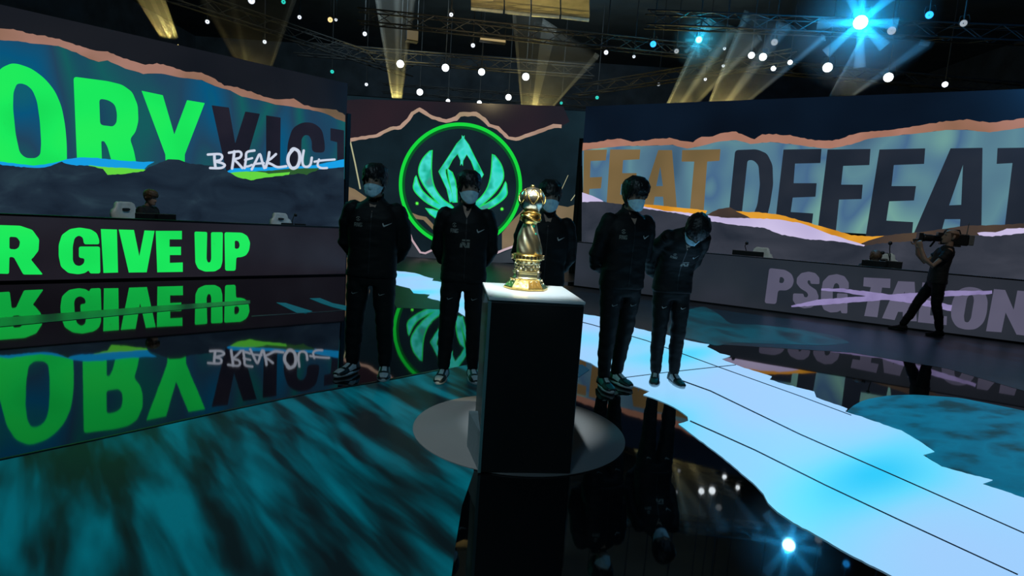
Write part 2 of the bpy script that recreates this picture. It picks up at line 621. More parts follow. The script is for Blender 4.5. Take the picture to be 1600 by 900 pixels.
# ---- left wall
A = Crop(0, 0, 2.857)
uR = LS.uz(LS.px(538, 300))[0]
def slab(pl, u0, u1, z0, z1, d0, d1):
    bm = BM()
    P = [pl.at(u, z, d) for d in (d0, d1) for (u, z) in ((u0, z0), (u1, z0), (u1, z1), (u0, z1))]
    v = [bm.verts.new(p) for p in P]
    for f in ((0, 1, 2, 3), (7, 6, 5, 4), (0, 4, 5, 1), (1, 5, 6, 2), (2, 6, 7, 3), (3, 7, 4, 0)):
        bm.faces.new([v[i] for i in f])
    bmesh.ops.recalc_face_normals(bm, faces=bm.faces)
    return bm

WALL_TOP = 4.45
ls = thing('led_screen', 'huge left screen with green and dark capital letters over a mountain picture', 'screen', LS.at(uR - 4, 0))
obj('cabinet', slab(LS, -9, uR, 0, WALL_TOP, -.25, 0), M_frame, ls, world=True)
obj('edge_post', slab(LS, uR, uR + .10, 0, 3.72, -.2, .04), M_frame, ls, world=True)
M_ldark = led('left_dark_band', [(20, 24, 32), (28, 31, 38), (34, 36, 42)], scale=.5, strength=.75, detail=2)
obj('upper_band', slab(LS, -9, uR, 2.9, WALL_TOP, 0, .004), M_ldark, ls, world=True)
L_top = A([(-400, 110), (-200, 118), (0, 128), (60, 130), (130, 150), (200, 160), (280, 180), (370, 210), (430, 228), (480, 228), (520, 250), (600, 275), (650, 290), (700, 283), (760, 295), (830, 320), (900, 322), (960, 355), (1000, 380), (1060, 390), (1120, 410), (1190, 435), (1260, 445), (1310, 440), (1360, 470), (1440, 485), (1500, 490), (1541, 515)])
L_low = A([(-400, 185), (-200, 180), (0, 180), (80, 182), (150, 195), (260, 205), (340, 235), (400, 265), (440, 275), (480, 270), (560, 305), (640, 330), (720, 328), (800, 345), (900, 358), (960, 385), (1030, 405), (1080, 430), (1170, 450), (1230, 468), (1300, 475), (1380, 490), (1450, 505), (1500, 530), (1541, 545)])
M_lsky = led('left_aurora', [(34, 62, 90), (28, 72, 98), (22, 94, 96), (34, 70, 96), (8, 88, 128), (28, 108, 92), (42, 62, 98)], scale=.62, stretch=(1.0, 1.0, 2.6), strength=.9, detail=1.5, lo=.28, hi=.74)
low_edge = A([(1538, 800), (-400, 800)])
decal('aurora_picture', LS, L_low + low_edge, .008, M_lsky, ls)
M_torn = led('torn_edge', [(112, 92, 70), (150, 112, 92), (176, 130, 116), (128, 98, 74)], scale=.55, strength=.85, detail=3)
decal('torn_paper_edge', LS, jag(L_top, 5, .9, 1) + jag(L_low, 6, .5, 2)[::-1], .012, M_torn, ls)
M_green = led('green_letters', [(22, 214, 84), (26, 232, 92), (36, 236, 90)], scale=.8, strength=1.0, detail=1)
M_ldl = led('dark_letters_left', [(28, 30, 42), (34, 33, 46), (40, 38, 50)], scale=1.0, strength=.8, detail=2)
def letter(pl, crop, outer, m, parent, holes=(), r=7, d=.016, hr=9):
    return decal('letter', pl, rnd(crop(outer), r / crop.k * 1.0), d, m, parent, [rnd(crop(h), hr / crop.k) for h in holes])
letter(LS, A, [(-60, 500), (-40, 380), (0, 305), (50, 283), (80, 285), (140, 305), (200, 350), (245, 405), (275, 475), (291, 560), (298, 640), (299, 745), (-80, 745)], M_green, ls, [[(58, 480), (60, 410), (75, 375), (95, 372), (120, 380), (145, 402), (165, 450), (178, 540), (184, 640), (180, 690), (160, 706), (115, 706), (88, 682), (70, 600)]], r=30, hr=22)
letter(LS, A, [(328, 342), (480, 362), (545, 378), (590, 410), (615, 470), (618, 540), (605, 590), (580, 620), (597, 670), (612, 745), (505, 745), (480, 655), (465, 630), (452, 630), (456, 745), (345, 745)], M_green, ls, [[(443, 440), (485, 447), (514, 468), (523, 510), (520, 548), (505, 565), (447, 558)]], r=16, hr=16)
letter(LS, A, [(632, 405), (727, 425), (778, 600), (835, 447), (914, 460), (825, 690), (825, 745), (740, 745), (738, 690)], M_green, ls, r=3)
letter(LS, A, [(945, 470), (1022, 480), (1050, 640), (1095, 498), (1160, 508), (1085, 765), (1010, 765)], M_ldl, ls, r=3)
letter(LS, A, [(1188, 515), (1253, 525), (1250, 765), (1188, 765)], M_ldl, ls, r=2)
letter(LS, A, [(1280, 765), (1284, 640), (1305, 572), (1350, 545), (1400, 548), (1438, 578), (1450, 640), (1450, 682), (1392, 680), (1392, 630), (1380, 605), (1360, 602), (1346, 620), (1342, 765)], M_ldl, ls, r=22)
letter(LS, A, [(1475, 572), (1536, 582), (1536, 765), (1505, 765), (1505, 635), (1475, 627)], M_ldl, ls, r=2)
# torn colour strips along the ridge
M_blue = glow('blue_tear', srgb(22, 160, 232), .95)
M_lime = glow('lime_tear', srgb(104, 222, 66), .9)
M_dgreen = glow('dark_green_tear', srgb(46, 92, 44), .9)
decal('colour_tear', LS, jag(A([(-200, 735), (0, 722), (150, 738), (200, 735), (270, 720), (300, 710), (380, 702), (470, 708), (540, 716), (640, 722), (690, 722)]), 6, .5, 5) + A([(660, 738), (640, 760), (480, 790), (0, 790), (-200, 790)]), .020, M_blue, ls)
decal('colour_tear', LS, jag(A([(1010, 765), (1040, 752), (1100, 748), (1300, 744), (1420, 735), (1480, 722), (1536, 711)]), 6, .5, 6) + A([(1536, 770), (1300, 790), (1060, 790)]), .020, M_blue, ls)
decal('colour_tear', LS, jag(A([(395, 738), (470, 746), (560, 750), (650, 757)]), 5, .4, 7) + A([(640, 790), (480, 800), (430, 770)]), .022, M_lime, ls)
decal('colour_tear', LS, jag(A([(1050, 768), (1200, 762), (1300, 752), (1425, 750)]), 5, .4, 8) + A([(1400, 800), (1100, 800)]), .022, M_dgreen, ls)
decal('colour_tear', LS, jag(A([(1015, 772), (1100, 765), (1170, 768), (1200, 775), (1295, 768)]), 5, .4, 8) + A([(1280, 800), (1100, 812), (1050, 800)]), .024, M_lime, ls)
M_lmount = led('left_mountain', [(24, 34, 48), (32, 46, 62), (38, 54, 70), (50, 72, 86)], scale=1.3, stretch=(1.5, 1.5, .8), strength=.72, detail=6, distort=.8)
L_ridge = A([(-400, 740), (0, 735), (130, 749), (200, 748), (240, 735), (275, 722), (320, 737), (400, 740), (460, 755), (480, 782), (560, 775), (640, 765), (665, 745), (700, 732), (750, 712), (800, 712), (850, 730), (950, 740), (1010, 762), (1060, 790), (1120, 805), (1170, 795), (1250, 785), (1330, 775), (1370, 780), (1420, 757), (1536, 745)])
decal('mountain_picture', LS, jag(L_ridge, 4, .6, 9) + A([(1534, 1140), (-400, 1140)]), .028, M_lmount, ls)
M_white = glow('handwriting_light', srgb(214, 222, 240), .9)
for k, (st, w) in enumerate([
        ([(957, 690), (958, 716), (962, 748)], 10), ([(928, 690), (980, 688), (992, 700), (984, 714), (962, 720), (990, 728), (1004, 738), (986, 750), (938, 750)], 9),
        ([(1046, 676), (1042, 712), (1036, 752)], 10), ([(1022, 682), (1066, 676), (1078, 688), (1070, 704), (1048, 712), (1064, 730), (1082, 750)], 9),
        ([(1136, 672), (1102, 680), (1098, 712), (1092, 750)], 9), ([(1094, 714), (1126, 706)], 8), ([(1092, 744), (1110, 742), (1124, 736)], 8),
        ([(1124, 756), (1146, 712), (1160, 688), (1170, 720), (1180, 750)], 9), ([(1134, 732), (1178, 728)], 8),
        ([(1202, 680), (1196, 715), (1186, 748)], 10), ([(1232, 688), (1210, 708), (1192, 722), (1214, 734), (1240, 746), (1278, 742)], 9),
        ([(1312, 664), (1290, 690), (1286, 722), (1302, 750), (1326, 744), (1338, 712), (1334, 678), (1312, 664), (1300, 672)], 12),
        ([(1356, 672), (1350, 712), (1354, 738), (1370, 745), (1386, 734), (1392, 704)], 9), ([(1424, 712), (1418, 738), (1434, 750), (1460, 750)], 8), ([(1404, 722), (1440, 716), (1494, 712)], 8)]):
    stroke_decal('handwriting', LS, A(smooth_line(st, 4)), w * 1.2 / 2.857, .034, M_white, ls)

# left strip screen (front of the players' riser)
B = Crop(0, 220, 2.857)
u1 = LB.uz(LB.px(541, 400))[0]
M_lban = led('left_strip_screen', [(34, 31, 40), (40, 37, 46), (46, 46, 56)], scale=.8, strength=.62, detail=3, rough=.3)
lb = thing('strip_screen', 'long dark strip screen on the left with green capital letters, below the player desks', 'screen', LB.at(3, 0))
obj('cabinet', slab(LB, -6, u1, 0, .985, -.14, 0), M_frame, lb, world=True)
obj('picture', slab(LB, -6, u1 - .01, .03, .955, 0, .004), M_lban, lb, world=True)
for o, h, r in [
        ([(-70, 374), (90, 379), (145, 398), (175, 440), (172, 490), (148, 522), (138, 530), (192, 597), (104, 597), (62, 520), (42, 518), (40, 594), (-70, 592)], [[(42, 428), (75, 430), (90, 450), (85, 475), (70, 485), (42, 483)]], 8),
        ([(443, 462), (443, 442), (432, 412), (405, 395), (355, 387), (312, 394), (276, 420), (262, 465), (262, 515), (272, 562), (305, 590), (350, 596), (380, 590), (396, 578), (402, 592), (448, 592), (446, 472), (352, 472), (352, 522), (378, 525), (375, 548), (355, 560), (335, 554), (325, 535), (325, 470), (333, 434), (352, 422), (370, 432), (375, 462)], [], 10),
        ([(450, 394), (522, 396), (527, 588), (462, 590)], [], 1),
        ([(530, 396), (598, 398), (622, 515), (645, 400), (690, 402), (655, 587), (575, 588)], [], 1),
        ([(695, 402), (812, 402), (812, 440), (757, 440), (757, 473), (808, 473), (808, 510), (758, 510), (758, 545), (816, 543), (816, 585), (702, 587)], [], 1),
        ([(868, 405), (925, 407), (922, 528), (928, 543), (938, 543), (943, 528), (942, 408), (995, 408), (993, 540), (985, 568), (960, 583), (915, 584), (885, 572), (872, 545)], [], 8),
        ([(1002, 408), (1080, 410), (1105, 425), (1117, 455), (1112, 490), (1098, 512), (1075, 520), (1055, 520), (1052, 580), (1005, 580)], [[(1048, 445), (1064, 447), (1071, 465), (1065, 482), (1048, 482)]], 10)]:
    letter(LB, B, o, M_green, lb, h, r=r, d=.010)

# ---- right wall
Cc = Crop(880, 140, 2.2222)
uL = RS.uz(RS.px(905, 300))[0]
rs = thing('led_screen', 'huge right screen with gold and dark capital letters over a torn mountain picture', 'screen', RS.at(uL + 4, 0))
obj('cabinet', slab(RS, uL, 12.5, 0, WALL_TOP, -.25, 0), M_frame, rs, world=True)
obj('edge_post', slab(RS, uL - .10, uL, 0, 3.62, -.2, .04), M_frame, rs, world=True)
M_rdark = led('right_dark_band', [(10, 18, 30), (13, 26, 42), (16, 30, 48)], scale=.4, strength=.8, detail=2)
obj('upper_band', slab(RS, uL, 12.5, 2.9, WALL_TOP, 0, .004), M_rdark, rs, world=True)
R_top = Cc([(66, 185), (90, 185), (130, 180), (165, 172), (200, 172), (240, 180), (320, 172), (370, 168), (420, 180), (450, 182), (480, 165), (520, 162), (560, 148), (600, 145), (640, 165), (665, 172), (690, 155), (740, 155), (800, 160), (850, 172), (900, 178), (935, 178), (980, 165), (1020, 150), (1060, 145), (1150, 138), (1200, 130), (1260, 120), (1330, 110), (1400, 103), (1480, 115), (1540, 108), (1600, 100), (1800, 80), (2000, 70)])
R_low = Cc([(66, 212), (100, 206), (200, 196), (300, 195), (380, 192), (430, 205), (470, 198), (540, 180), (600, 175), (650, 188), (720, 182), (800, 190), (870, 200), (930, 205), (1000, 190), (1060, 170), (1150, 160), (1250, 150), (1330, 140), (1400, 140), (1480, 148), (1600, 132), (1800, 112), (2000, 104)])
M_rsky = led('right_aurora', [(62, 92, 116), (78, 112, 134), (92, 134, 146), (70, 104, 138), (112, 160, 152), (84, 108, 142)], scale=.55, stretch=(1, 1, 1.6), strength=1.0, detail=2, lo=.28, hi=.72)
decal('aurora_picture', RS, R_low + Cc([(2000, 560), (70, 440)]), .008, M_rsky, rs)
M_rtorn = led('right_torn_edge', [(146, 98, 78), (182, 130, 112), (166, 118, 96), (132, 98, 70)], scale=.5, strength=.85, detail=3)
decal('torn_paper_edge', RS, jag(R_top, 5, .9, 11) + jag(R_low, 6, .5, 12)[::-1], .012, M_rtorn, rs)
M_gold = led('gold_letters', [(112, 94, 62), (126, 104, 68), (134, 112, 78)], scale=.8, strength=.9, detail=1)
M_rdl = led('dark_letters_right', [(30, 38, 50), (37, 44, 56), (43, 49, 60)], scale=.9, strength=.85, detail=2)
for o, h, m in [
        ([(72, 210), (152, 208), (148, 246), (95, 248), (93, 305), (135, 303), (131, 343), (91, 345), (89, 395), (68, 395)], [], M_gold),
        ([(163, 208), (268, 208), (265, 242), (208, 245), (205, 290), (255, 290), (252, 325), (202, 328), (198, 365), (250, 368), (247, 412), (150, 405)], [], M_gold),
        ([(330, 210), (378, 210), (396, 430), (350, 425), (347, 372), (318, 372), (310, 420), (264, 415)], [[(337, 268), (346, 335), (323, 335)]], M_gold),
        ([(413, 210), (546, 207), (543, 247), (500, 250), (486, 445), (438, 440), (455, 250), (411, 250)], [], M_gold),
        ([(597, 210), (672, 207), (708, 222), (727, 262), (729, 330), (718, 400), (700, 470), (573, 450)], [[(640, 245), (660, 245), (678, 262), (683, 330), (674, 400), (658, 440), (620, 432)]], M_rdl),
        ([(765, 208), (897, 206), (893, 255), (805, 257), (800, 325), (880, 325), (876, 372), (797, 375), (790, 425), (868, 430), (862, 480), (735, 470)], [], M_rdl),
        ([(918, 208), (1067, 206), (1063, 262), (972, 265), (965, 330), (1040, 330), (1036, 380), (958, 382), (945, 510), (882, 500)], [], M_rdl),
        ([(1098, 208), (1257, 204), (1253, 258), (1148, 262), (1140, 335), (1225, 335), (1218, 385), (1132, 388), (1122, 455), (1215, 460), (1210, 515), (1050, 510)], [], M_rdl),
        ([(1345, 204), (1456, 202), (1452, 495), (1376, 495), (1379, 450), (1325, 450), (1310, 505), (1215, 505)], [[(1388, 262), (1382, 400), (1340, 402)]], M_rdl),
        ([(1508, 203), (1700, 200), (1700, 250), (1615, 255), (1598, 500), (1530, 500), (1560, 255), (1505, 258)], [], M_rdl)]:
    letter(RS, Cc, o, m, rs, h, r=12 if (h and o[0][0] == 597) else 1.5, hr=12 if o[0][0] == 597 else 1)
M_brown = led('brown_tear', [(58, 52, 52), (80, 66, 58), (92, 76, 60)], scale=.9, strength=.8, detail=3)
M_orange = led('orange_tear', [(216, 142, 36), (236, 166, 52), (206, 134, 32)], scale=1.0, strength=.9, detail=1)
M_lav = led('lavender_tear', [(196, 184, 226), (214, 202, 240), (190, 180, 220)], scale=.8, strength=.9, detail=1)
decal('colour_tear', RS, jag(Cc([(1040, 520), (1100, 508), (1260, 492), (1400, 472), (1520, 470), (1640, 462), (2000, 450)]), 6, .5, 22) + Cc([(2000, 600), (1040, 560)]), .020, M_brown, rs)
decal('colour_tear', RS, jag(Cc([(268, 398), (330, 402), (430, 412), (500, 420)]), 5, .4, 13) + Cc([(480, 460), (380, 450), (268, 430)]), .022, M_orange, rs)
decal('colour_tear', RS, jag(Cc([(495, 436), (540, 414), (580, 409), (610, 425), (650, 440)]), 5, .4, 14) + Cc([(650, 470), (495, 460)]), .024, M_brown, rs)
decal('colour_tear', RS, jag(Cc([(598, 423), (680, 426), (760, 436), (850, 462), (930, 485), (1000, 505), (1060, 510), (1115, 508)]), 5, .5, 15) + Cc([(1060, 524), (1010, 545), (900, 530), (700, 480), (640, 440)]), .026, M_orange, rs)
decal('colour_tear', RS, jag(Cc([(66, 357), (100, 368), (135, 385), (150, 400)]), 5, .3, 16) + Cc([(150, 420), (66, 420)]), .028, M_lav, rs)
decal('colour_tear', RS, jag(Cc([(268, 404), (350, 420), (480, 432), (560, 445), (640, 446), (740, 450), (830, 465), (920, 500), (1000, 525), (1048, 540)]), 5, .5, 17) + Cc([(1030, 560), (700, 520), (400, 450), (268, 440)]), .030, M_lav, rs)
decal('colour_tear', RS, jag(Cc([(1438, 497), (1465, 494), (1500, 496), (1540, 483), (1640, 478), (2000, 470)]), 5, .5, 18) + Cc([(2000, 560), (1500, 545), (1450, 512)]), .030, M_lav, rs)
M_rmount = led('right_mountain', [(42, 48, 60), (53, 58, 70), (62, 66, 78), (72, 75, 88)], scale=.9, stretch=(1.4, 1.4, .8), strength=.8, detail=6, distort=.6)
R_ridge = Cc([(64, 390), (135, 389), (200, 398), (290, 414), (400, 430), (500, 455), (600, 470), (700, 481), (760, 504), (850, 520), (940, 526), (1000, 535), (1045, 545), (1080, 536), (1150, 530), (1250, 525), (1350, 518), (1440, 505), (1480, 510), (1520, 507), (1600, 499), (1700, 500), (2000, 520)])
decal('mountain_picture', RS, jag(R_ridge, 4, .6, 19) + Cc([(2000, 860), (64, 640)]), .034, M_rmount, rs)

D = Crop(1130, 340, 3.404)
u0 = RB.uz(RB.px(900, 400))[0]
M_rban = led('right_strip_screen', [(37, 43, 54), (45, 51, 60), (53, 57, 68)], scale=.7, strength=.68, detail=3, rough=.3)
rb = thing('strip_screen', 'long grey strip screen on the right with a crossed out team name', 'screen', RB.at(2, 0))
obj('cabinet', slab(RB, u0, 10.5, 0, .985, -.14, 0), M_frame, rb, world=True)
obj('picture', slab(RB, u0 + .01, 10.5, .03, .965, 0, .004), M_rban, rb, world=True)
M_gl = led('grey_letters', [(88, 86, 108), (98, 96, 118)], scale=1.2, strength=.85, detail=2)
O_out = [(1300, 368), (1345, 372), (1388, 390), (1408, 440), (1402, 510), (1385, 560), (1345, 594), (1290, 597), (1240, 582), (1212, 535), (1212, 470), (1228, 420), (1258, 380)]
for o, h, r in [
        ([(245, 268), (330, 278), (365, 300), (377, 335), (367, 368), (338, 388), (292, 386), (282, 460), (220, 455)], [[(302, 315), (318, 318), (326, 332), (318, 349), (297, 347)]], 14),
        ([(465, 352), (512, 354), (512, 320), (490, 295), (455, 287), (415, 295), (392, 320), (390, 350), (410, 376), (445, 397), (453, 412), (445, 425), (430, 422), (427, 405), (372, 403), (370, 440), (390, 470), (430, 483), (470, 478), (500, 455), (508, 420), (495, 385), (460, 362), (447, 345), (452, 332), (463, 336)], [], 8),
        ([(668, 380), (668, 345), (645, 312), (605, 300), (560, 308), (530, 340), (520, 400), (520, 455), (535, 490), (570, 505), (610, 502), (625, 492), (628, 508), (660, 510), (662, 405), (605, 402), (605, 432), (616, 434), (610, 458), (596, 462), (582, 450), (583, 380), (592, 352), (605, 347), (617, 360), (617, 378)], [], 8),
        ([(748, 318), (890, 325), (888, 375), (845, 372), (820, 530), (750, 523), (785, 370), (745, 365)], [], 1),
        ([(930, 338), (1018, 342), (1030, 552), (955, 548), (955, 502), (930, 501), (912, 545), (845, 535)], [[(965, 390), (970, 450), (945, 450)]], 1),
        ([(1060, 345), (1115, 350), (1100, 520), (1190, 525), (1188, 572), (1035, 556)], [], 1),
        (O_out, [[(1310, 410), (1330, 415), (1334, 440), (1318, 535), (1304, 558), (1284, 555), (1280, 525), (1296, 430)]], 22),
        ([(1440, 380), (1500, 385), (1545, 490), (1565, 388), (1650, 395), (1640, 632), (1560, 622), (1502, 505), (1480, 610), (1398, 604)], [], 1)]:
    letter(RB, D, o, M_gl, rb, h, r=r, d=.008)
M_x = led('cross_stroke', [(128, 116, 164), (150, 138, 188), (136, 124, 172)], scale=2.5, strength=.9, detail=4)
decal('cross_stroke', RB, jag(brush(D([(362, 472), (500, 452), (860, 424), (1200, 404), (1430, 397)]), [2, 9, 8, 9, 5]), 5, .5, 20), .012, M_x, rb)
decal('cross_stroke', RB, jag(brush(D([(522, 382), (640, 388), (860, 420), (1000, 440), (1150, 468), (1215, 482)]), [3, 6, 9, 9, 10, 9]), 5, .5, 21), .014, M_x, rb)

# ---- centre wall
E3 = Crop(520, 140, 3.215)
cs = thing('led_screen', 'centre screen at the back with a glowing green ring emblem', 'screen', (-1.7, 17.3, 0))
cz = CS.uz(CS.px(720, 160))[1]
bm = BM()
add_box(bm, (-6.0, 17.31, 0), (2.6, 17.55, cz))
obj('cabinet', bm, M_frame, cs, world=True)
M_cbg = led('centre_backdrop', [(16, 28, 34), (22, 38, 46), (26, 46, 54)], scale=.6, strength=.8, detail=4)
bm = BM()
add_box(bm, (-6.0, 17.3, .02), (2.6, 17.308, cz - .02))
obj('picture', bm, M_cbg, cs, world=True)
tp = E3([(40, 262), (145, 243), (220, 232), (290, 195), (340, 190), (380, 150), (400, 120), (435, 99), (500, 140), (570, 158), (620, 145), (640, 124), (720, 122), (760, 150), (785, 178), (830, 193), (880, 242), (920, 250), (1000, 223), (1110, 182), (1150, 184)])
M_cdark = led('centre_dark', [(34, 34, 42), (44, 36, 44), (52, 38, 46)], scale=.35, strength=.75, detail=2)
decal('upper_band', CS, [(520, 158), (565, 155), (720, 160), (880, 166), (890, 190)] + tp[::-1], .006, M_cdark, cs)
M_ctorn = led('centre_torn', [(166, 134, 116), (192, 158, 140), (160, 144, 112)], scale=.8, strength=.85, detail=2)
wd_ = [5, 5, 5.5, 5.5, 5.5, 6, 6, 6, 5.5, 6, 7, 7, 7, 6, 5.5, 5.5, 5.5, 5.5, 6, 6, 5]
decal('torn_paper_edge', CS, jag(brush(tp, wd_), 5, .6, 31), .012, M_ctorn, cs)
M_tan = led('tan_paper', [(128, 112, 84), (146, 126, 98), (120, 100, 86)], scale=.8, strength=.75, detail=2)
decal('tan_paper', CS, E3([(50, 478), (110, 500), (175, 545), (200, 640), (120, 760), (30, 820)]), .010, M_tan, cs)
decal('tan_paper', CS, E3([(375, 610), (420, 650), (455, 655), (490, 690), (532, 738), (530, 715), (500, 672), (470, 640), (430, 632)]), .014, M_tan, cs)
decal('tan_paper', CS, E3([(850, 720), (900, 660), (960, 600), (1100, 575), (1180, 590), (1240, 570), (1260, 800), (1100, 760), (920, 775), (850, 810)]), .010, M_tan, cs)
M_cw = led('white_tear', [(190, 160, 170), (214, 190, 200)], scale=1.0, strength=.85, detail=1)
decal('torn_paper_edge', CS, brush(E3([(380, 700), (398, 755), (440, 818), (465, 822), (500, 806), (570, 802), (640, 800)]), 3.2), .016, M_cw, cs)
decal('torn_paper_edge', CS, brush(E3([(525, 640), (530, 720), (545, 775), (556, 800)]), 2.4), .016, M_cw, cs)
decal('torn_paper_edge', CS, brush(E3([(815, 824), (860, 805), (915, 785), (960, 770)]), 3.4), .016, M_cw, cs)
M_cmount = led('centre_mountain', [(40, 46, 56), (54, 62, 70), (62, 70, 78)], scale=1.0, strength=.75, detail=5)
decal('mountain_picture', CS, E3([(-30, 830), (120, 770), (300, 800), (398, 760), (442, 830), (500, 815), (570, 812), (820, 832), (915, 795), (1000, 790), (1250, 800), (1250, 870), (-30, 870)]), .008, M_cmount, cs)
M_ring = glow('ring_green', srgb(22, 214, 62), 1.0)
M_em = led('emblem_green', [(20, 170, 120), (40, 214, 190), (72, 226, 214), (30, 180, 150), (70, 140, 140)], scale=1.6, strength=.95, detail=2)
M_eo = glow('emblem_outline', srgb(36, 214, 96), 1.0)
ec = CS.px(719.5, 290.5)
er = (CS.px(815.5, 297) - CS.px(623.5, 284)).length / 2
def at_emblem(x, z, d=0):
    return Vector((ec.x + x, 17.3 - d, ec.z + z))
def ring_mesh(r0, r1, d):
    bm = BM()
    n = 128
    a = [[bm.verts.new(at_emblem(r * math.cos(2 * PI * k / n), r * math.sin(2 * PI * k / n), d)) for k in range(n)] for r in (r0, r1)]
    for k in range(n):
        j = (k + 1) % n
        bm.faces.new((a[0][j], a[0][k], a[1][k], a[1][j]))
    return bm
obj('emblem_ring', ring_mesh(er * .945, er, .020), M_ring, cs, world=True)
obj('emblem_ring', ring_mesh(er * .905, er * .945, .019), glow('ring_dark_green', srgb(10, 96, 40), .8), cs, world=True)
def em_local(p):            # crop coords -> upright emblem coords
    x, y = E3([p])[0]
    q = CS.px(x, y)
    return ((q.x - ec.x) if p[0] < 655 or p[0] > 670 else .03, (q.z - ec.z))
left_shapes = [
    [(497, 305), (470, 330), (447, 362), (434, 405), (442, 445), (470, 495), (515, 550), (570, 606), (604, 592), (560, 560), (525, 520), (502, 470), (493, 400)],
    [(418, 435), (412, 465), (408, 495), (430, 528), (480, 570), (545, 604), (566, 612), (556, 590), (500, 556), (450, 512), (428, 470)],
    [(468, 597), (490, 622), (522, 646), (545, 634), (552, 620), (500, 604)],
    [(534, 412), (600, 312), (624, 274), (663, 232), (660, 300), (656, 382), (628, 322), (600, 352), (578, 395), (566, 400), (566, 420), (580, 470), (598, 520), (604, 560), (590, 566), (575, 500)],
    [(578, 395), (598, 418), (612, 455), (620, 500), (622, 566), (606, 566), (600, 520), (586, 450)]]
def em_poly(pts, mirror, d, grow=0.0):
    q = [Vector(em_local(p)) for p in pts]
    if pts[0][0] == 534:
        grow *= .6
    q = [Vector(p) for p in smooth_line(q + [q[0]], 3)][:-1] if len(pts) > 8 and pts[0][0] != 534 else q
    if grow:
        c = sum(q, Vector((0, 0))) / len(q)
        m = len(q)
        area = sum(q[i].x * q[(i + 1) % m].y - q[(i + 1) % m].x * q[i].y for i in range(m))
        sg = 1 if area > 0 else -1
        g = []
        for i in range(m):
            t = (q[(i + 1) % m] - q[i - 1])
            t = t.normalized() if t.length > 1e-6 else Vector((1, 0))
            g.append(q[i] + Vector((t.y, -t.x)) * sg * grow)
        q = g
    P = [at_emblem(-p.x if mirror else p.x, p.y, d) for p in q]
    bm = add_fill(BM(), P)
    for f in bm.faces:
        f.normal_update()
        if f.normal.y > 0:
            f.normal_flip()
    return bm
for s in left_shapes:
    for mi in (False, True):
        obj('emblem_outline', em_poly(s, mi, .018, .034), M_eo, cs, world=True)
        obj('emblem_feather', em_poly(s, mi, .024), M_em, cs, world=True)
M_streak = glow('edge_light', srgb(190, 190, 150), .8)
for pp, w in ((E3([(88, 262), (112, 370), (138, 500)]), 2.2), (E3([(1245, 490), (1196, 558)]), 1.2), (E3([(1182, 430), (1150, 500)]), .8)):
    decal('light_streak', CS, brush(pp, w), .02, M_streak, cs)
for p in ((424, 572), (850, 600)):
    bm = BM()
    c = em_local(p)
    st = [at_emblem(c[0] + (.07 if k % 2 == 0 else .025) * math.cos(k * PI / 8), c[1] + (.07 if k % 2 == 0 else .025) * math.sin(k * PI / 8), .03) for k in range(16)]
    add_fill(bm, st)
    for f in bm.faces:
        f.normal_update()
        if f.normal.y > 0:
            f.normal_flip()
    obj('light_streak', bm, glow('green_spark', srgb(90, 255, 70), 1.2), cs, world=True)
# ================================================================== PEOPLE
from mathutils.bvhtree import BVHTree
M_skin = mat('skin', (.40, .25, .18), rough=.5, bscale=30, vary=.08)
M_hair = mat('black_hair', (.006, .006, .007), rough=.42, bscale=60, bump=.6, vary=.4)
M_brownhair = mat('brown_hair', (.10, .055, .028), rough=.5, bscale=60, bump=.6, vary=.4)
M_jacket = mat('black_track_jacket', (.0040, .0044, .0050), rough=.65, spec=.28, bscale=14, bump=.25)
M_trouser = mat('black_track_trousers', (.0040, .0044, .0050), rough=.65, spec=.28, bscale=14, bump=.25)
M_mask = mat('pale_blue_mask', (.58, .88, 1.0), rough=.75, bscale=50, bump=.15)
M_logo = mat('silver_print', (.55, .56, .55), rough=.35, bscale=30)
M_logo_dim = mat('dim_print', (.24, .24, .21), rough=.4, bscale=30)
M_tealprint = mat('teal_print', (.10, .38, .38), rough=.4, bscale=30)
M_shoe = mat('shoe_dark', (.010, .022, .024), rough=.45, bscale=30)
M_shoe_teal = mat('shoe_teal', (.02, .16, .15), rough=.4, bscale=30)
M_shoe_white = mat('shoe_white', (.55, .62, .64), rough=.45, bscale=30)
M_eye = mat('eye_dark', (.01, .008, .006), rough=.15)
M_tee = mat('black_tee', (.006, .006, .007), rough=.75, bscale=20, bump=.2)


def remesh(bm, voxel, smooth=4, fold=0.0, fscale=7.0, seed=0.0):
    me = bpy.data.meshes.new('work')
    bm.to_mesh(me)
    bm.free()
    o = bpy.data.objects.new('work', me)
    COL.objects.link(o)
    r = o.modifiers.new('r', 'REMESH')
    r.mode = 'VOXEL'
    r.voxel_size = voxel
    s = o.modifiers.new('s', 'SMOOTH')
    s.factor = .5
    s.iterations = smooth
    dg = bpy.context.evaluated_depsgraph_get()
    out = bpy.data.meshes.new_from_object(o.evaluated_get(dg))
    bpy.data.objects.remove(o)
    bpy.data.meshes.remove(me)
    if fold:
        off = Vector((seed * 3.1, seed * 1.7, 0))
        for v in out.vertices:
            p = v.co
            q = Vector((p.x * fscale, p.y * fscale, p.z * fscale * 2.2)) + off
            v.co = p + v.normal * fold * (noise.noise(q) + .5 * noise.noise(q * 2.1))
    return out


def sstep(t):
    t = max(0.0, min(1.0, t))
    return t * t * (3 - 2 * t)


HEAD = [  # z, half width, front y, back y   (z=0 at the eyes' level - mid head)
    (-.118, .022, -.088, -.045), (-.112, .036, -.097, -.02), (-.098, .047, -.101, .0), (-.075, .056, -.101, .03), (-.045, .064, -.100, .062),
    (-.01, .071, -.097, .084), (.025, .075, -.098, .096), (.055, .075, -.096, .098), (.08, .070, -.086, .090), (.10, .058, -.066, .072),
    (.113, .040, -.042, .048), (.119, .016, -.016, .022)]


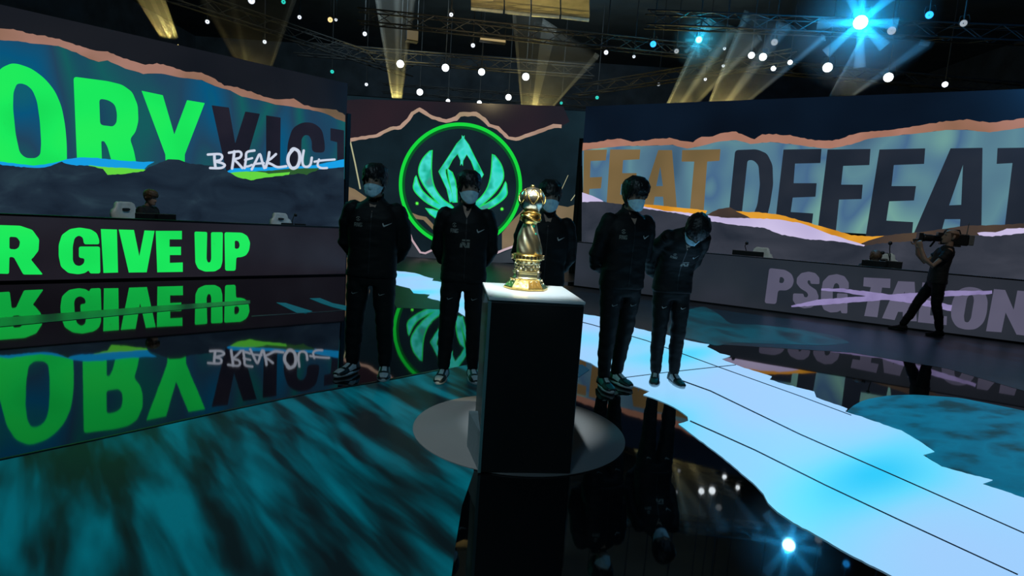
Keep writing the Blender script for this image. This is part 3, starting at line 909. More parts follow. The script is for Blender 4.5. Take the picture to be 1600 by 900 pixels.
def head_at(z, th, grow=0.0):
    H = HEAD
    z = max(H[0][0], min(H[-1][0], z))
    for a, b in zip(H, H[1:]):
        if a[0] <= z <= b[0]:
            t = (z - a[0]) / (b[0] - a[0])
            w, f, k = [a[i] + (b[i] - a[i]) * t for i in (1, 2, 3)]
            break
    c, d = (f + k) / 2, (k - f) / 2
    st, ct = math.sin(th), math.cos(th)
    x = (w + grow) * math.copysign(abs(st) ** .92, st)
    y = c - (d + grow) * ct
    tt = math.atan2(math.sin(th), math.cos(th))
    if -.05 < z < .03:
        n = (1 - abs((z + .028) / .06)) if z < .03 else 0
        y -= .026 * max(0, n) * math.exp(-(tt / .17) ** 2)
    if -.01 < z < .035:
        e = math.exp(-((abs(tt) - .42) / .22) ** 2) * (1 - abs(z - .012) / .024 if abs(z - .012) < .024 else 0)
        y += .009 * e * (0 if grow else 1)
    return Vector((x, y, z))


def hand_into(bm, wrist, d, nrm, curl=.35, s=1.0, thumb=1):
    """palm, four unequal bent fingers and a thumb leaving the side of the palm"""
    d, nrm = Vector(d).normalized(), Vector(nrm)
    nrm = (nrm - d * nrm.dot(d)).normalized()
    sd = d.cross(nrm) * thumb
    w = Vector(wrist)
    add_tube(bm, [w - d * .02 * s, w + d * .03 * s, w + d * .065 * s, w + d * .092 * s], [(.024 * s, .019 * s), (.036 * s, .017 * s), (.041 * s, .015 * s), (.039 * s, .013 * s)], 12, side=sd)
    for k, (off, L) in enumerate(((.030, .070), (.010, .079), (-.011, .074), (-.030, .058))):
        p = w + d * .088 * s + sd * off * s
        pts, dd, ang = [p], Vector(d), 0
        for j, fr in enumerate((.45, .32, .23)):
            ang += curl * (1 + .25 * j)
            dd = d * math.cos(ang) + nrm * math.sin(ang)
            p = p + dd * L * s * fr
            pts.append(p)
        add_tube(bm, pts, [.0095 * s, .0092 * s, .0085 * s, .0072 * s], 8, side=sd)
    p = w + d * .028 * s + sd * .032 * s
    t1 = (d * .55 + sd * .75 + nrm * .25).normalized()
    t2 = (d * .9 + sd * .25 + nrm * .35).normalized()
    add_tube(bm, [p - sd * .012 * s, p + t1 * .035 * s, p + t1 * .035 * s + t2 * .03 * s, p + t1 * .035 * s + t2 * .052 * s], [.013 * s, .012 * s, .0105 * s, .008 * s], 8, side=nrm)


def ring(z, hw, yf, yb, n=28, sq=2.4):
    c, d = (yf + yb) / 2, (yb - yf) / 2
    out = []
    for k in range(n):
        a = 2 * PI * k / n
        ca, sa = math.cos(a), math.sin(a)
        out.append(Vector((hw * math.copysign(abs(ca) ** (2 / sq), ca), c + d * math.copysign(abs(sa) ** (2 / sq), sa), z)))
    return out


ARMS_BACK = [[(.170, .012, 1.415), (.208, .03, 1.30), (.232, .075, 1.13), (.185, .155, 1.03), (.075, .185, .955)],
             [(-.170, .012, 1.415), (-.208, .03, 1.30), (-.232, .075, 1.13), (-.185, .155, 1.03), (-.06, .205, .975)]]
HZ = 1.645     # height of the eyes in the straight 1.78 m figure


def person(name_label, loc, rz, height=1.78, bend=0.0, head_pitch=0.0, head_yaw=0.0, head_roll=0.0, lean=0.0, hip_back=0.0, feet=((.13, 0, 0), (-.13, 0, 0)), knees=None,
           hips_z=None, arms=ARMS_BACK, hands=None, outfit='track', mask=True, hair=M_hair, bald=False, seed=1, extra_logo=None, group=None, sleeve='long', hair_len=0.0, show_logo=True, sleeve_bars=False, width=1.0, hair_vol=1.0):
    S = height / 1.78
    root = thing('person', name_label, 'person', loc, rz, group)
    root.location.z += .007
    # the straight figure is modelled first, then bent at the waist and neck
    N = 40
    curve = [(0.0, 0.0, 0.0)]
    for i in range(N):
        th = bend * sstep((i + .5) / N / .85)
        y, z, _ = curve[-1]
        ds = .62 / N
        curve.append((y - math.sin(th) * ds, z + math.cos(th) * ds, th))
    Z0 = .92

    def warp(p):
        p = Vector((p[0] * (width if p[2] < 1.46 else 1.0), p[1], p[2]))
        th_head = sstep((p.z - 1.46) / .10)
        if th_head > 0:
            piv = Vector((0, .02, 1.49))
            q = p - piv
            q = Matrix.Rotation(head_yaw * th_head, 3, 'Z') @ (Matrix.Rotation(head_pitch * th_head, 3, 'X') @ (Matrix.Rotation(head_roll * th_head, 3, 'Y') @ q))
            p = q + piv
        if p.z > Z0 and bend:
            s = (p.z - Z0)
            i = min(N, s / .62 * N)
            j = int(min(N - 1, i))
            f = i - j
            y0, z0, t0 = curve[j]
            y1, z1, t1 = curve[j + 1]
            th = bend * sstep(s / .62 / .85)
            if i >= N:
                ex = s - .62
                cy, cz = curve[N][0] - math.sin(bend) * ex, curve[N][1] + math.cos(bend) * ex
            else:
                cy, cz = y0 + (y1 - y0) * f, z0 + (z1 - z0) * f
            p = Vector((p.x, cy + p.y * math.cos(th), Z0 + cz + p.y * math.sin(th)))
        k = max(0, p.z / Z0) if p.z < Z0 else 1
        p.y += hip_back * k
        p.x += lean * p.z
        return p * S

    def place(me):
        for v in me.vertices:
            v.co = warp(v.co)
        return me

    legs = []
    for i, sg in enumerate((1, -1)):
        fx, fy, frot = feet[i]
        hip = Vector((.092 * sg, 0, .90))
        ank = Vector((fx, fy + .03, .09))
        kn = Vector(knees[i]) if knees else hip.lerp(ank, .5) + Vector((.004 * sg, -.015, .03))
        legs.append((hip, kn, ank, frot))

    # ---- body: one continuous skin surface
    bm = BM()
    add_loft(bm, [ring(*r) for r in ((.80, .12, -.08, .09), (.90, .155, -.10, .11), (1.0, .150, -.10, .10), (1.12, .140, -.095, .09), (1.28, .160, -.11, .10), (1.38, .165, -.10, .10), (1.44, .12, -.06, .085), (1.47, .065, -.04, .075))])
    add_tube(bm, [(0, .025, 1.40), (0, .015, 1.50), (0, .0, 1.575)], [.062, .056, .056], 16)
    rings = []
    for i in range(27):
        z = HEAD[0][0] + (HEAD[-1][0] - HEAD[0][0]) * (i / 26)
        rings.append([head_at(z, 2 * PI * k / 40) * 1.05 + Vector((0, 0, HZ)) for k in range(40)])
    add_loft(bm, rings)
    for sg in (1, -1):      # ears
        add_tube(bm, [(sg * .076, .012, HZ - .032), (sg * .086, .018, HZ - .008), (sg * .085, .020, HZ + .022), (sg * .078, .012, HZ + .030)], [(.009, .012), (.010, .018), (.010, .018), (.008, .012)], 10, side=(1, 0, 0))
    for hip, kn, ank, fr in legs:
        up = [hip + Vector((0, 0, -.02)), hip.lerp(kn, .5), kn, kn.lerp(ank, .35) + Vector((0, .012, 0)), ank, ank + Vector((0, 0, -.03))]
        add_tube(bm, up, [.078, .068, .052, .052, .034, .034], 14)
        R = Matrix.Rotation(fr, 3, 'Z')
        add_tube(bm, [ank + R @ Vector((0, .03, -.055)), ank + R @ Vector((0, -.05, -.05)), ank + R @ Vector((0, -.13, -.065))], [(.032, .026), (.038, .028), (.036, .016)], 12, side=R @ Vector((1, 0, 0)))
    for i, a in enumerate(arms):
        a = [Vector(p) for p in a]
        add_tube(bm, a, [.050, .046, .038, .036, .027][:len(a)], 12, side=(0, 0, 1))
        d = a[-1] - a[-2]
        h = hands[i] if hands else dict(nrm=(0, -1 if i == 0 else 1, 0), curl=.30)
        hand_into(bm, a[-1], h.get('d', d), h['nrm'], h.get('curl', .3), 1.0, h.get('thumb', 1 if i == 0 else -1))
    body = remesh(bm, .0065, 2)
    body_o = obj('body', place(body), M_skin, root, smooth=True)

    # eyes and brows
    for sg in (1, -1):
        bm = BM()
        c = head_at(.012, .42 * sg, .0) * 1.05 + Vector((0, -.001, HZ))
        bmesh.ops.create_uvsphere(bm, u_segments=12, v_segments=8, radius=.0115, matrix=Matrix.Translation(c) @ Matrix.Diagonal((1.25, .5, .55, 1)))
        me = bpy.data.meshes.new('eye')
        bm.to_mesh(me)
        bm.free()
        obj('eye', place(me), M_eye, root, smooth=True)

    # ---- hair
    if True:
        bm = BM()
        rg = random.Random(seed)
        rows, nth = 12, 72
        outer, inner = [], []
        for i in range(rows + 1):
            t = i / rows
            ro, ri = [], []
            for k in range(nth):
                th = 2 * PI * k / nth
                a = abs(math.atan2(math.sin(th), math.cos(th)))
                jagz = .020 * noise.noise(Vector((math.cos(th) * 5, math.sin(th) * 5, seed * 2.3))) + .018 * noise.noise(Vector((math.cos(th) * 17, math.sin(th) * 17, seed)))
                if a < .75:
                    zl = .040
                elif a < 1.25:
                    zl = .040 + (.0 - .040) * (a - .75) / .5
                else:
                    zl = .0 - .07 * min(1, (a - 1.25) / .8)
                if bald:
                    zl = .060 if a < 1.1 else (.06 - .115 * min(1, (a - 1.1) / .7))
                zl += (jagz if not bald else jagz * .3) - hair_len
                top = .119 if not bald else .066
                if bald:
                    top = max(.066, zl + .004) if a < 1.1 else .062
                z = top - (top - zl) * (t ** .75)
                g = (.024 if not bald else .004) * hair_vol * (1 - .35 * t) + (.010 * noise.noise(Vector((math.cos(th) * 6, math.sin(th) * 6, z * 40 + seed))) if not bald else 0)
                p = head_at(z, th, g)
                lift = (.026 * hair_vol if not bald else 0) * max(0, (z - .05) / .07)
                p.z += lift
                ro.append(p * 1.05 + Vector((0, 0, HZ)))
                ri.append(head_at(z, th, -.004) * 1.05 + Vector((0, 0, HZ)))
            outer.append(ro)
            inner.append(ri)
        add_loft(bm, outer + inner[::-1], cap=False)
        # join the two shells at the crown
        me = bpy.data.meshes.new('hair')
        if not bald:
            bm.verts.ensure_lookup_table()
            bm.faces.new([bm.verts[k] for k in range(nth)][::-1])
        bmesh.ops.recalc_face_normals(bm, faces=bm.faces)
        bm.to_mesh(me)
        bm.free()
        obj('hair', place(me), hair, root, smooth=True)

    # ---- face mask
    if mask:
        bm = BM()
        nz, na, A0 = 10, 22, 1.32
        front, back = [], []
        for i in range(nz + 1):
            t = i / nz
            rf, rb_ = [], []
            for k in range(na + 1):
                th = -A0 + 2 * A0 * k / na
                e = abs(th) / A0
                zt = -.008 - .030 * e ** 1.5
                zb = -.122 + .050 * e ** 1.5
                z = zb + (zt - zb) * t
                pl = .0016 * math.sin(t * PI * 6) * (1 - e)
                q = head_at(z, th, .010 + pl)
                q.y -= .010 * math.exp(-(th / .5) ** 2) * math.sin(PI * min(1, t * 1.1))
                rf.append(q * 1.05 + Vector((0, 0, HZ)))
                rb_.append(q * 1.05 + Vector((0, .003, HZ)))
            front.append(rf)
            back.append(rb_)
        add_loft(bm, front, cap=False, closed=False)
        add_loft(bm, back, cap=False, closed=False)
        me = bpy.data.meshes.new('mask')
        bm.to_mesh(me)
        bm.free()
        mk = obj('face_mask', place(me), M_mask, root, smooth=True)
        for sg in (1, -1):
            bm = BM()
            for zz in (-.035, -.065):
                add_tube(bm, [head_at(zz, sg * 1.28, .010) * 1.05 + Vector((0, 0, HZ)), head_at(-.02, sg * 1.5, .012) * 1.05 + Vector((0, 0, HZ)), Vector((sg * .088, .034, HZ - .005))], .0018, 6)
            me = bpy.data.meshes.new('loop')
            bm.to_mesh(me)
            bm.free()
            obj('ear_loop', place(me), M_mask, mk)

    # ---- upper garment
    bm = BM()
    tee = outfit != 'track'
    rr = ((.855, .186, -.128, .125), (.875, .197, -.134, .132), (.95, .192, -.130, .130), (1.10, .184, -.127, .118), (1.25, .195, -.132, .122), (1.35, .198, -.126, .126), (1.42, .180, -.100, .120), (1.465, .130, -.074, .098), (1.495, .085, -.058, .082), (1.515 if not tee else 1.50, .074, -.054, .076))
    add_loft(bm, [ring(*r) for r in rr])
    for i, a in enumerate(arms):
        a = [Vector(p) for p in a]
        if sleeve == 'long':
            a[-1] = a[-1] - (a[-1] - a[-2]).normalized() * .005
            add_tube(bm, a, [(.074, .078), (.070, .072), (.060, .062), (.054, .056), (.043, .043)][:len(a)], 14, side=(0, 0, 1))
        else:
            add_tube(bm, [a[0], a[0].lerp(a[1], .6), a[1], a[1].lerp(a[2], .25)], [(.072, .076), (.070, .072), (.068, .07), (.066, .068)], 14, side=(0, 0, 1), round_ends=False)
    jm = remesh(bm, .011, 5, .006, 8.0, seed)
    bv = BVHTree.FromPolygons([v.co.copy() for v in jm.vertices], [tuple(p.vertices) for p in jm.polygons])
    place(jm)
    jo = obj('jacket' if not tee else 'shirt', jm, M_jacket if not tee else M_tee, root, smooth=True)
    if not tee:      # open stand collar and zip
        bm = BM()
        cr = []
        for zz, gx in ((1.462, .012), (1.50, .006), (1.545, .004)):
            row = []
            for k in range(31):
                th = .38 + (2 * PI - .76) * k / 30
                dz = .045 * (1 - math.cos(th)) / 2
                row.append(Vector(((.066 + gx) * math.sin(th), .010 - (.066 + gx) * math.cos(th), zz - .03 + dz)))
            cr.append(row)
        inn = [[p * 1 + Vector((-p.x * .07, -(p.y - .01) * .07, 0)) for p in r] for r in cr]
        add_loft(bm, cr + inn[::-1], cap=False, closed=False)
        me = bpy.data.meshes.new('collar')
        bm.to_mesh(me)
        bm.free()
        obj('collar', place(me), M_jacket, jo, smooth=True)
        bm = BM()
        vee = [(-.040, 1.50), (.040, 1.50), (.022, 1.44), (0, 1.395), (-.022, 1.44)]
        add_fill(bm, [(x, bvhit(bv, x, z) - .002, z) for x, z in vee])
        me = bpy.data.meshes.new('v')
        bm.to_mesh(me)
        bm.free()
        obj('open_neck', place(me), M_skin, jo)
        bm = BM()
        zs = [1.39 - .02 * k for k in range(26)]
        for z0, z1 in zip(zs, zs[1:]):
            y0, y1 = bvhit(bv, 0, z0) - .002, bvhit(bv, 0, z1) - .002
            v = [bm.verts.new(p) for p in ((-.004, y0, z0), (.004, y0, z0), (.004, y1, z1), (-.004, y1, z1))]
            bm.faces.new(v)
        me = bpy.data.meshes.new('z')
        bm.to_mesh(me)
        bm.free()
        obj('zipper', place(me), mat('zip_black', (.02, .02, .022), rough=.35), jo)

        def patch(nm, polys, m):
            bm = BM()
            for q in polys:
                add_fill(bm, [(x, bvhit(bv, x, z) - .003, z) for x, z in q])
            me = bpy.data.meshes.new(nm)
            bm.to_mesh(me)
            bm.free()
            return obj(nm, place(me), m, jo)
        if show_logo:
            sw = [(0, .026), (.004, .012), (.013, .0), (.026, .002), (.088, .036), (.030, .016), (.018, .014), (.012, .020), (.007, .032)]
            patch('curved_tick_print', [[(.085 + x * .78, 1.283 + z * .9) for x, z in smooth_line(sw, 3, True)]], M_logo)
            c = Vector((-.098, 1.335))
            circ = lambda r0, a0, a1, n=12: [(c.x + r0 * math.cos(a0 + (a1 - a0) * k / n), c.y + r0 * math.sin(a0 + (a1 - a0) * k / n)) for k in range(n + 1)]
            em = [circ(.018, PI * .2, PI * .95) + circ(.012, PI * .2, PI * .95)[::-1], circ(.018, PI * 1.15, PI * 1.9) + circ(.012, PI * 1.15, PI * 1.9)[::-1], [(c.x - .007, c.y - .006), (c.x + .007, c.y - .006), (c.x, c.y + .009)]]
            patch('round_crest_print', em, M_logo_dim)
            gx, gz = -.128, 1.272
            bars = lambda x, pts: [[(gx + x + a * .020, gz + b * .032) for a, b in q] for q in pts]
            Rr_ = [[(0, 0), (.25, 0), (.25, 1), (0, 1)], [(.25, .8), (.9, .8), (.9, 1), (.25, 1)], [(.7, .45), (.9, .45), (.9, .8), (.7, .8)], [(.25, .42), (.9, .42), (.9, .58), (.25, .58)], [(.45, .42), (.68, .42), (.98, 0), (.72, 0)]]
            Nn_ = [[(0, 0), (.25, 0), (.25, 1), (0, 1)], [(.7, 0), (.95, 0), (.95, 1), (.7, 1)], [(.2, 1), (.42, 1), (.75, 0), (.53, 0)]]
            Gg_ = [[(0, 0), (.25, 0), (.25, 1), (0, 1)], [(.25, .8), (.95, .8), (.95, 1), (.25, 1)], [(.25, 0), (.95, 0), (.95, .2), (.25, .2)], [(.7, .2), (.95, .2), (.95, .5), (.7, .5)], [(.5, .4), (.7, .4), (.7, .55), (.5, .55)]]
            patch('chest_letters_print', bars(0, Rr_) + bars(.022, Nn_) + bars(.044, Gg_), M_logo_dim)
            if extra_logo:
                ex, ez = extra_logo
                L = lambda q: [(ex + (a - .5) * .085, ez + b * .06) for a, b in q]
                patch('centre_crest_print', [L([(0, 0), (.26, 0), (.26, .45), (.05, .62)]), L([(.70, 0), (.95, 0), (.95, .75), (.70, .75)]), L([(.12, .75), (.45, .75), (.78, .0), (.5, .0)]), L([(.2, .9), (.95, .9), (.95, 1.12), (.2, 1.12)])], M_logo_dim)
            if sleeve_bars:
                pass

    # ---- trousers
    bm = BM()
    add_loft(bm, [ring(*r) for r in ((.79, .150, -.105, .115), (.85, .180, -.120, .125), (.92, .178, -.118, .122), (.98, .165, -.112, .112))])
    for hip, kn, ank, fr in legs:
        kx = kn + Vector((0, -.004, 0))
        add_tube(bm, [hip + Vector((0, 0, -.01)), hip.lerp(kx, .45), kx, kx.lerp(ank, .5) + Vector((0, .012, 0)), ank + Vector((0, 0, .02))],
                 [(.096, .106), (.089, .094), (.074, .076), (.066, .068), (.052, .056)], 16, round_ends=True)
    tm = remesh(bm, .011, 4, .007, 7.0, seed + 5)
    bvt = BVHTree.FromPolygons([v.co.copy() for v in tm.vertices], [tuple(p.vertices) for p in tm.polygons])
    place(tm)
    to = obj('trousers', tm, M_trouser, root, smooth=True)
    if not tee and show_logo:
        for i, (hip, kn, ank, fr) in enumerate(legs):
            c = hip.lerp(kn, .50)
            sw = [(0, .026), (.004, .012), (.013, .0), (.026, .002), (.088, .036), (.030, .016), (.018, .014), (.012, .020), (.007, .032)]
            bm = BM()
            add_fill(bm, [(c.x - .03 + x * .62, bvhit(bvt, c.x - .03 + x * .62, c.z + z * .55) - .003, c.z + z * .55) for x, z in smooth_line(sw, 3, True)])
            me = bpy.data.meshes.new('s')
            bm.to_mesh(me)
            bm.free()
            obj('curved_tick_print', place(me), M_logo if seed == 5 else mat('grey_print', (.22, .24, .24), rough=.4), to)

    # ---- shoes
    for hip, kn, ank, fr in legs:
        Mx = Matrix.Translation(Vector((ank.x, ank.y, ank.z - .09))) @ Matrix.Rotation(fr, 4, 'Z')
        side = 1 if hip.x > 0 else -1
        bm = BM()
        secs = [(.075, .030, .070), (.055, .040, .105), (.02, .042, .118), (-.03, .043, .105), (-.07, .046, .080), (-.11, .050, .066), (-.15, .049, .056), (-.18, .041, .046), (-.20, .024, .034)]
        rings = []
        for y, w, h in secs:
            r = []
            for k in range(16):
                a = PI * k / 15
                r.append(Mx @ Vector((w * math.cos(a), y, .024 + (h - .024) * math.sin(a) ** .8)))
            rings.append(r)
        add_loft(bm, rings)
        me = bpy.data.meshes.new('shoe')
        bmesh.ops.recalc_face_normals(bm, faces=bm.faces)
        bm.to_mesh(me)
        bm.free()
        sh = obj('shoe', place(me), M_shoe if not tee else M_tee, root, smooth=True)
        bm = BM()
        rings = []
        for z, g in ((0, -.003), (.006, .003), (.020, .003), (.028, -.001)):
            r = []
            for k in range(36):
                a = 2 * PI * k / 36
                y = -.062 - (.142 + g) * math.cos(a)
                w = .050 - .008 * math.cos(a + PI) if math.cos(a) > 0 else .043
                r.append(Mx @ Vector(((w + g) * math.sin(a) * (1 - .12 * max(0, -math.cos(a))), y, z)))
            rings.append(r)
        add_loft(bm, rings)
        me = bpy.data.meshes.new('sole')
        bm.to_mesh(me)
        bm.free()
        obj('sole', place(me), M_shoe_white if not tee else M_shoe, sh, smooth=True)
        if not tee:
            for nm, m, y0, y1, a0, a1, g in (('toe_panel', M_shoe_white if seed in (1, 2, 3) else M_shoe_teal, -.192, -.128, .28 * PI, .72 * PI, .003), ('laces', M_shoe_white, -.10, -.045, .38 * PI, .62 * PI, .004),
                                              ('side_panel', M_shoe_white if side < 0 else M_shoe_teal, -.09, .0, .05 * PI, .26 * PI, .003), ('side_panel', M_shoe_teal if side < 0 else M_shoe_white, -.09, .0, .74 * PI, .95 * PI, .003)):
                bm = BM()
                rr_ = []
                for j in range(7):
                    y = y0 + (y1 - y0) * j / 6
                    for (ya, wa, ha), (yb, wb, hb) in zip(secs, secs[1:]):
                        if yb <= y <= ya:
                            t = (ya - y) / (ya - yb)
                            w, h = wa + (wb - wa) * t, ha + (hb - ha) * t
                            break
                    gg = g * (1 if nm != 'laces' or j % 2 else .2)
                    rr_.append([Mx @ Vector(((w + gg) * math.cos(a0 + (a1 - a0) * k / 8), y, .024 + (h + gg - .024) * math.sin(a0 + (a1 - a0) * k / 8) ** .8)) for k in range(9)])
                add_loft(bm, rr_, cap=False, closed=False)
                me = bpy.data.meshes.new(nm)
                bm.to_mesh(me)
                bm.free()
                obj(nm, place(me), m, sh, smooth=True)
    return root, warp, S


def bvhit(bv, x, z):
    h = bv.ray_cast(Vector((x, -1.5, z)), Vector((0, 1, 0)))
    return h[0].y if h[0] is not None else -.12


G1 = 'standing team members in black'
P1 = person('person in black track suit and mask, hands behind back, leftmost of the standing row', on_ground(573, 588), .05, height=1.75, head_pitch=.10, head_yaw=-.12, feet=((.135, 0, .12), (-.135, .04, -.45)), seed=1, hair_len=.012, width=1.07, lean=.012)
P2 = person('person in black track suit and mask, before the green ring, left of the pedestal', on_ground(716, 594), .12, height=1.75, head_pitch=.10, head_yaw=.18, feet=((.12, .02, .15), (-.13, -.02, -.25)), seed=2, hair_len=.014, extra_logo=(-.005, 1.155), lean=-.006)
P3 = person('person in black track suit and mask, standing half hidden behind the gold trophy', Vector((.24, 4.72, 0)), .05, height=1.72, head_pitch=.08, head_yaw=.05, feet=((.12, 0, .2), (-.13, .02, -.2)), seed=3, hair_len=.014, lean=.01)
P4 = person('tall person in black track suit and mask, standing upright just right of the pedestal', on_ground(952, 604), .30, height=1.80, head_pitch=.22, head_yaw=.12, feet=((.105, .06, .25), (-.075, -.05, -.05)), seed=4, hair_len=.022, lean=.028, hair_vol=1.15)
P5 = person('person in black track suit and mask, bowing forward on the white path', on_ground(1038, 600), .10, height=1.72, bend=.86, head_pitch=.34, head_yaw=-.02, hair_len=.015, lean=.022, feet=((.10, 0, .1), (-.085, .01, -.40)), hip_back=.11, seed=5, extra_logo=(.03, 1.17), width=.95)
cam_arms = [[(.170, .0, 1.415), (.205, -.05, 1.29), (.225, -.16, 1.14), (.20, -.29, 1.22), (.15, -.37, 1.345)],
            [(-.170, .0, 1.415), (-.225, -.05, 1.30), (-.25, -.17, 1.18), (-.225, -.30, 1.28), (-.19, -.36, 1.40)]]
P6 = person('bald camera operator in black tee shirt, seen from behind by the right strip screen', Vector((6.68, 8.88, 0)), -1.95, height=1.69, bend=-.22, head_pitch=.05, feet=((.10, .08, .3), (-.14, -.38, -.1)), knees=((.105, .02, .50), (-.12, -.20, .48)),
            arms=cam_arms, hands=[dict(nrm=(-.6, 0, .5), curl=.5, d=(-.1, -.55, .8)), dict(nrm=(.6, -.3, .3), curl=.5, d=(.1, -.6, .7))], outfit='tee', mask=False, hair=M_brownhair, bald=True, seed=6, sleeve='short')
# ================================================================== PEDESTAL AND TROPHY
M_ped = mat('black_laminate', (.010, .012, .013), rough=.42, bscale=3, coat=.05)
M_pedtop = mat('white_acrylic', (.72, .78, .80), rough=.18, bscale=6, vary=.03)
M_tealedge = mat('frosted_and_lit_edge', (.12, .26, .27), rough=.35, bscale=6)  # frosted lip of the top, also the teal light painted at the corner
ped = thing('pedestal', 'tall black box pedestal with a white top plate, in the middle of the stage', 'pedestal', (.105, 3.297, .0078), math.radians(6.5))
pw, pd, ph = .257, .320, .955
obj('box', box((-pw, -pd, 0), (pw, pd, ph), bevel=.006), M_ped, ped)
obj('top_plate', box((-pw - .004, -pd - .004, ph + .006), (pw + .004, pd + .004, ph + .024), bevel=.004), M_pedtop, ped)
obj('top_lip', box((-pw + .004, -pd + .004, ph - .002), (pw - .004, pd - .004, ph + .008)), M_tealedge, ped)
obj('teal_lit_corner', box((-pw - .006, -pd - .006, 0), (-pw + .010, -pd + .010, ph)), M_tealedge, ped)  # teal light on the left face, put into this strip's colour
bm = BM()
q = [(-pw - .001, -pd + .01), (-pw - .055, .03), (-pw - .055, .06), (-pw - .001, .06)]
a = [bm.verts.new((x, y, 0)) for x, y in q]
b = [bm.verts.new((x, y, .215)) for x, y in q]
bm.faces.new(a[::-1])
bm.faces.new(b)
for i in range(4):
    j = (i + 1) % 4
    bm.faces.new((a[i], a[j], b[j], b[i]))
bmesh.ops.recalc_face_normals(bm, faces=bm.faces)
obj('side_box', bm, mat('slate_box', (.05, .075, .09), rough=.5), ped)

M_gold = mat('polished_gold', (.90, .62, .20), rough=.27, metal=1, bscale=60, bump=.15, vary=.1)
M_pale = mat('pale_gold', (.84, .76, .48), rough=.30, metal=1, bscale=25, vary=.08)
M_silver = mat('bright_silver', (.92, .86, .66), rough=.27, metal=1, bscale=40, bump=.2)
M_gem = mat('green_gem', (.02, .35, .25), rough=.08, bscale=30)
tz = .0078 + ph + .024
tr = thing('trophy', 'tall gold trophy with a round ornate top, on the white pedestal top', 'trophy', (.083, 3.40, tz), .1)
octo = lambda a, z, r: r / max(abs(math.cos((a % (PI / 4)) - PI / 8)), .01) * math.cos(PI / 8)
obj('foot', lathe([(.128, 0), (.136, .004), (.136, .012), (.128, .018), (.118, .030), (.106, .046), (.098, .058), (.100, .062), (.092, .066)], 64, fn=octo), M_gold, tr)
obj('lower_band', lathe([(.086, .064), (.086, .070), (.080, .076), (.080, .096), (.088, .100), (.088, .106), (.078, .110)], 64), M_pale, tr, smooth=False)
bm = BM()
for k in range(8):          # pairs of chevrons round the foot
    a = PI / 8 + k * PI / 4 - PI / 2 - PI / 8
    c, s = math.cos(a), math.sin(a)
    t = Vector((-s, c, 0))
    n = Vector((c, s, 0))
    for zz in (.050, .030):
        for sg in (1, -1):
            p0 = n * (.122 - (zz - .012) * .55) + Vector((0, 0, zz - .014))
            p1 = n * (.120 - (zz + .012) * .55 + .004) + t * sg * .024 + Vector((0, 0, zz + .008))
            add_tube(bm, [p0, p1], [.0045, .004], 6, round_ends=False)
obj('chevron', bm, M_silver, tr)
bm = BM()
for k in range(4):
    a = k * PI / 2 + PI / 4
    c, s = math.cos(a) * .088, math.sin(a) * .088
    add_lathe(bm, [(.010, .062), (.013, .070), (.009, .082), (.013, .098), (.010, .112), (.004, .118)], 14, c=(c, s, 0))
obj('finial_ring', bm, M_silver, tr, smooth=True)
obj('drum', lathe([(.074, .106), (.070, .112), (.070, .168), (.076, .176)], 64), M_pale, tr, smooth=True)
bm = BM()
rg = random.Random(4)
for row in range(3):
    for k in range(14):
        a = 2 * PI * (k + .5 * (row % 2)) / 14
        c = Vector((math.cos(a) * .073, math.sin(a) * .073, .124 + row * .018))
        M = Matrix.Translation(c) @ Matrix.Rotation(a, 4, 'Z') @ Matrix.Rotation(rg.uniform(-.5, .5), 4, 'X') @ Matrix.Diagonal((.7, 1.0, 1.0, 1))
        bmesh.ops.create_icosphere(bm, subdivisions=1, radius=.0105, matrix=M)
obj('relief', bm, M_silver, tr)
obj('collar', lathe([(.076, .172), (.090, .178), (.093, .184), (.093, .204), (.090, .210), (.074, .214)], 64), M_gold, tr)
bm = BM()
for k in range(24):
    a = 2 * PI * k / 24
    M = Matrix.Translation((math.cos(a) * .093, math.sin(a) * .093, .194)) @ Matrix.Rotation(a, 4, 'Z')
    add_box(bm, (-.003, -.0045, -.007), (.003, .0045, .007), M, .0012)
obj('collar_relief', bm, M_pale, tr)
bm = BM()
for k in range(4):
    a = k * PI / 2 + .1
    M = Matrix.Translation((math.cos(a) * .097, math.sin(a) * .097, .194)) @ Matrix.Rotation(a, 4, 'Z')
    add_box(bm, (-.006, -.006, -.014), (.006, .006, .014), M, .002)
obj('collar_stud', bm, M_silver, tr)
def flute(a, z, r):
    tw = (z - .21) * 9.0
    return r * (1 + .10 * math.cos(3 * (a + tw)) + .03 * math.cos(9 * (a + tw)))
prof = [(.074, .210), (.076, .222), (.075, .245), (.072, .270), (.067, .300), (.060, .330), (.052, .355), (.045, .375), (.040, .392), (.034, .402)]
pp = []
for (r0, z0), (r1, z1) in zip(prof, prof[1:]):
    for k in range(3):
        pp.append((r0 + (r1 - r0) * k / 3, z0 + (z1 - z0) * k / 3))
obj('twisted_body', lathe(pp + [prof[-1]], 72, fn=flute), M_pale, tr, smooth=True)
bm = BM()
bmesh.ops.create_icosphere(bm, subdivisions=2, radius=.011, matrix=Matrix.Translation((.014, -.040, .378)))
obj('gem', bm, M_gem, tr, smooth=True)
bm = BM()
bmesh.ops.create_icosphere(bm, subdivisions=2, radius=.006, matrix=Matrix.Translation((.030, -.058, .335)))
obj('gem', bm, M_gem, tr, smooth=True)
obj('gold_ball', lathe([(.020, .378), (.042, .392), (.054, .410), (.058, .430), (.055, .450), (.044, .468), (.030, .478)], 48, fn=lambda a, z, r: r * (1 + .05 * math.cos(2 * (a + z * 20)))), M_gold, tr, smooth=True)
bm = BM()
add_tube(bm, [Vector((math.cos(t) * .060, math.sin(t) * .060, .425 + .016 * math.sin(2 * t))) for t in [2 * PI * k / 40 for k in range(41)]], .006, 8, side=(0, 0, 1), round_ends=False)
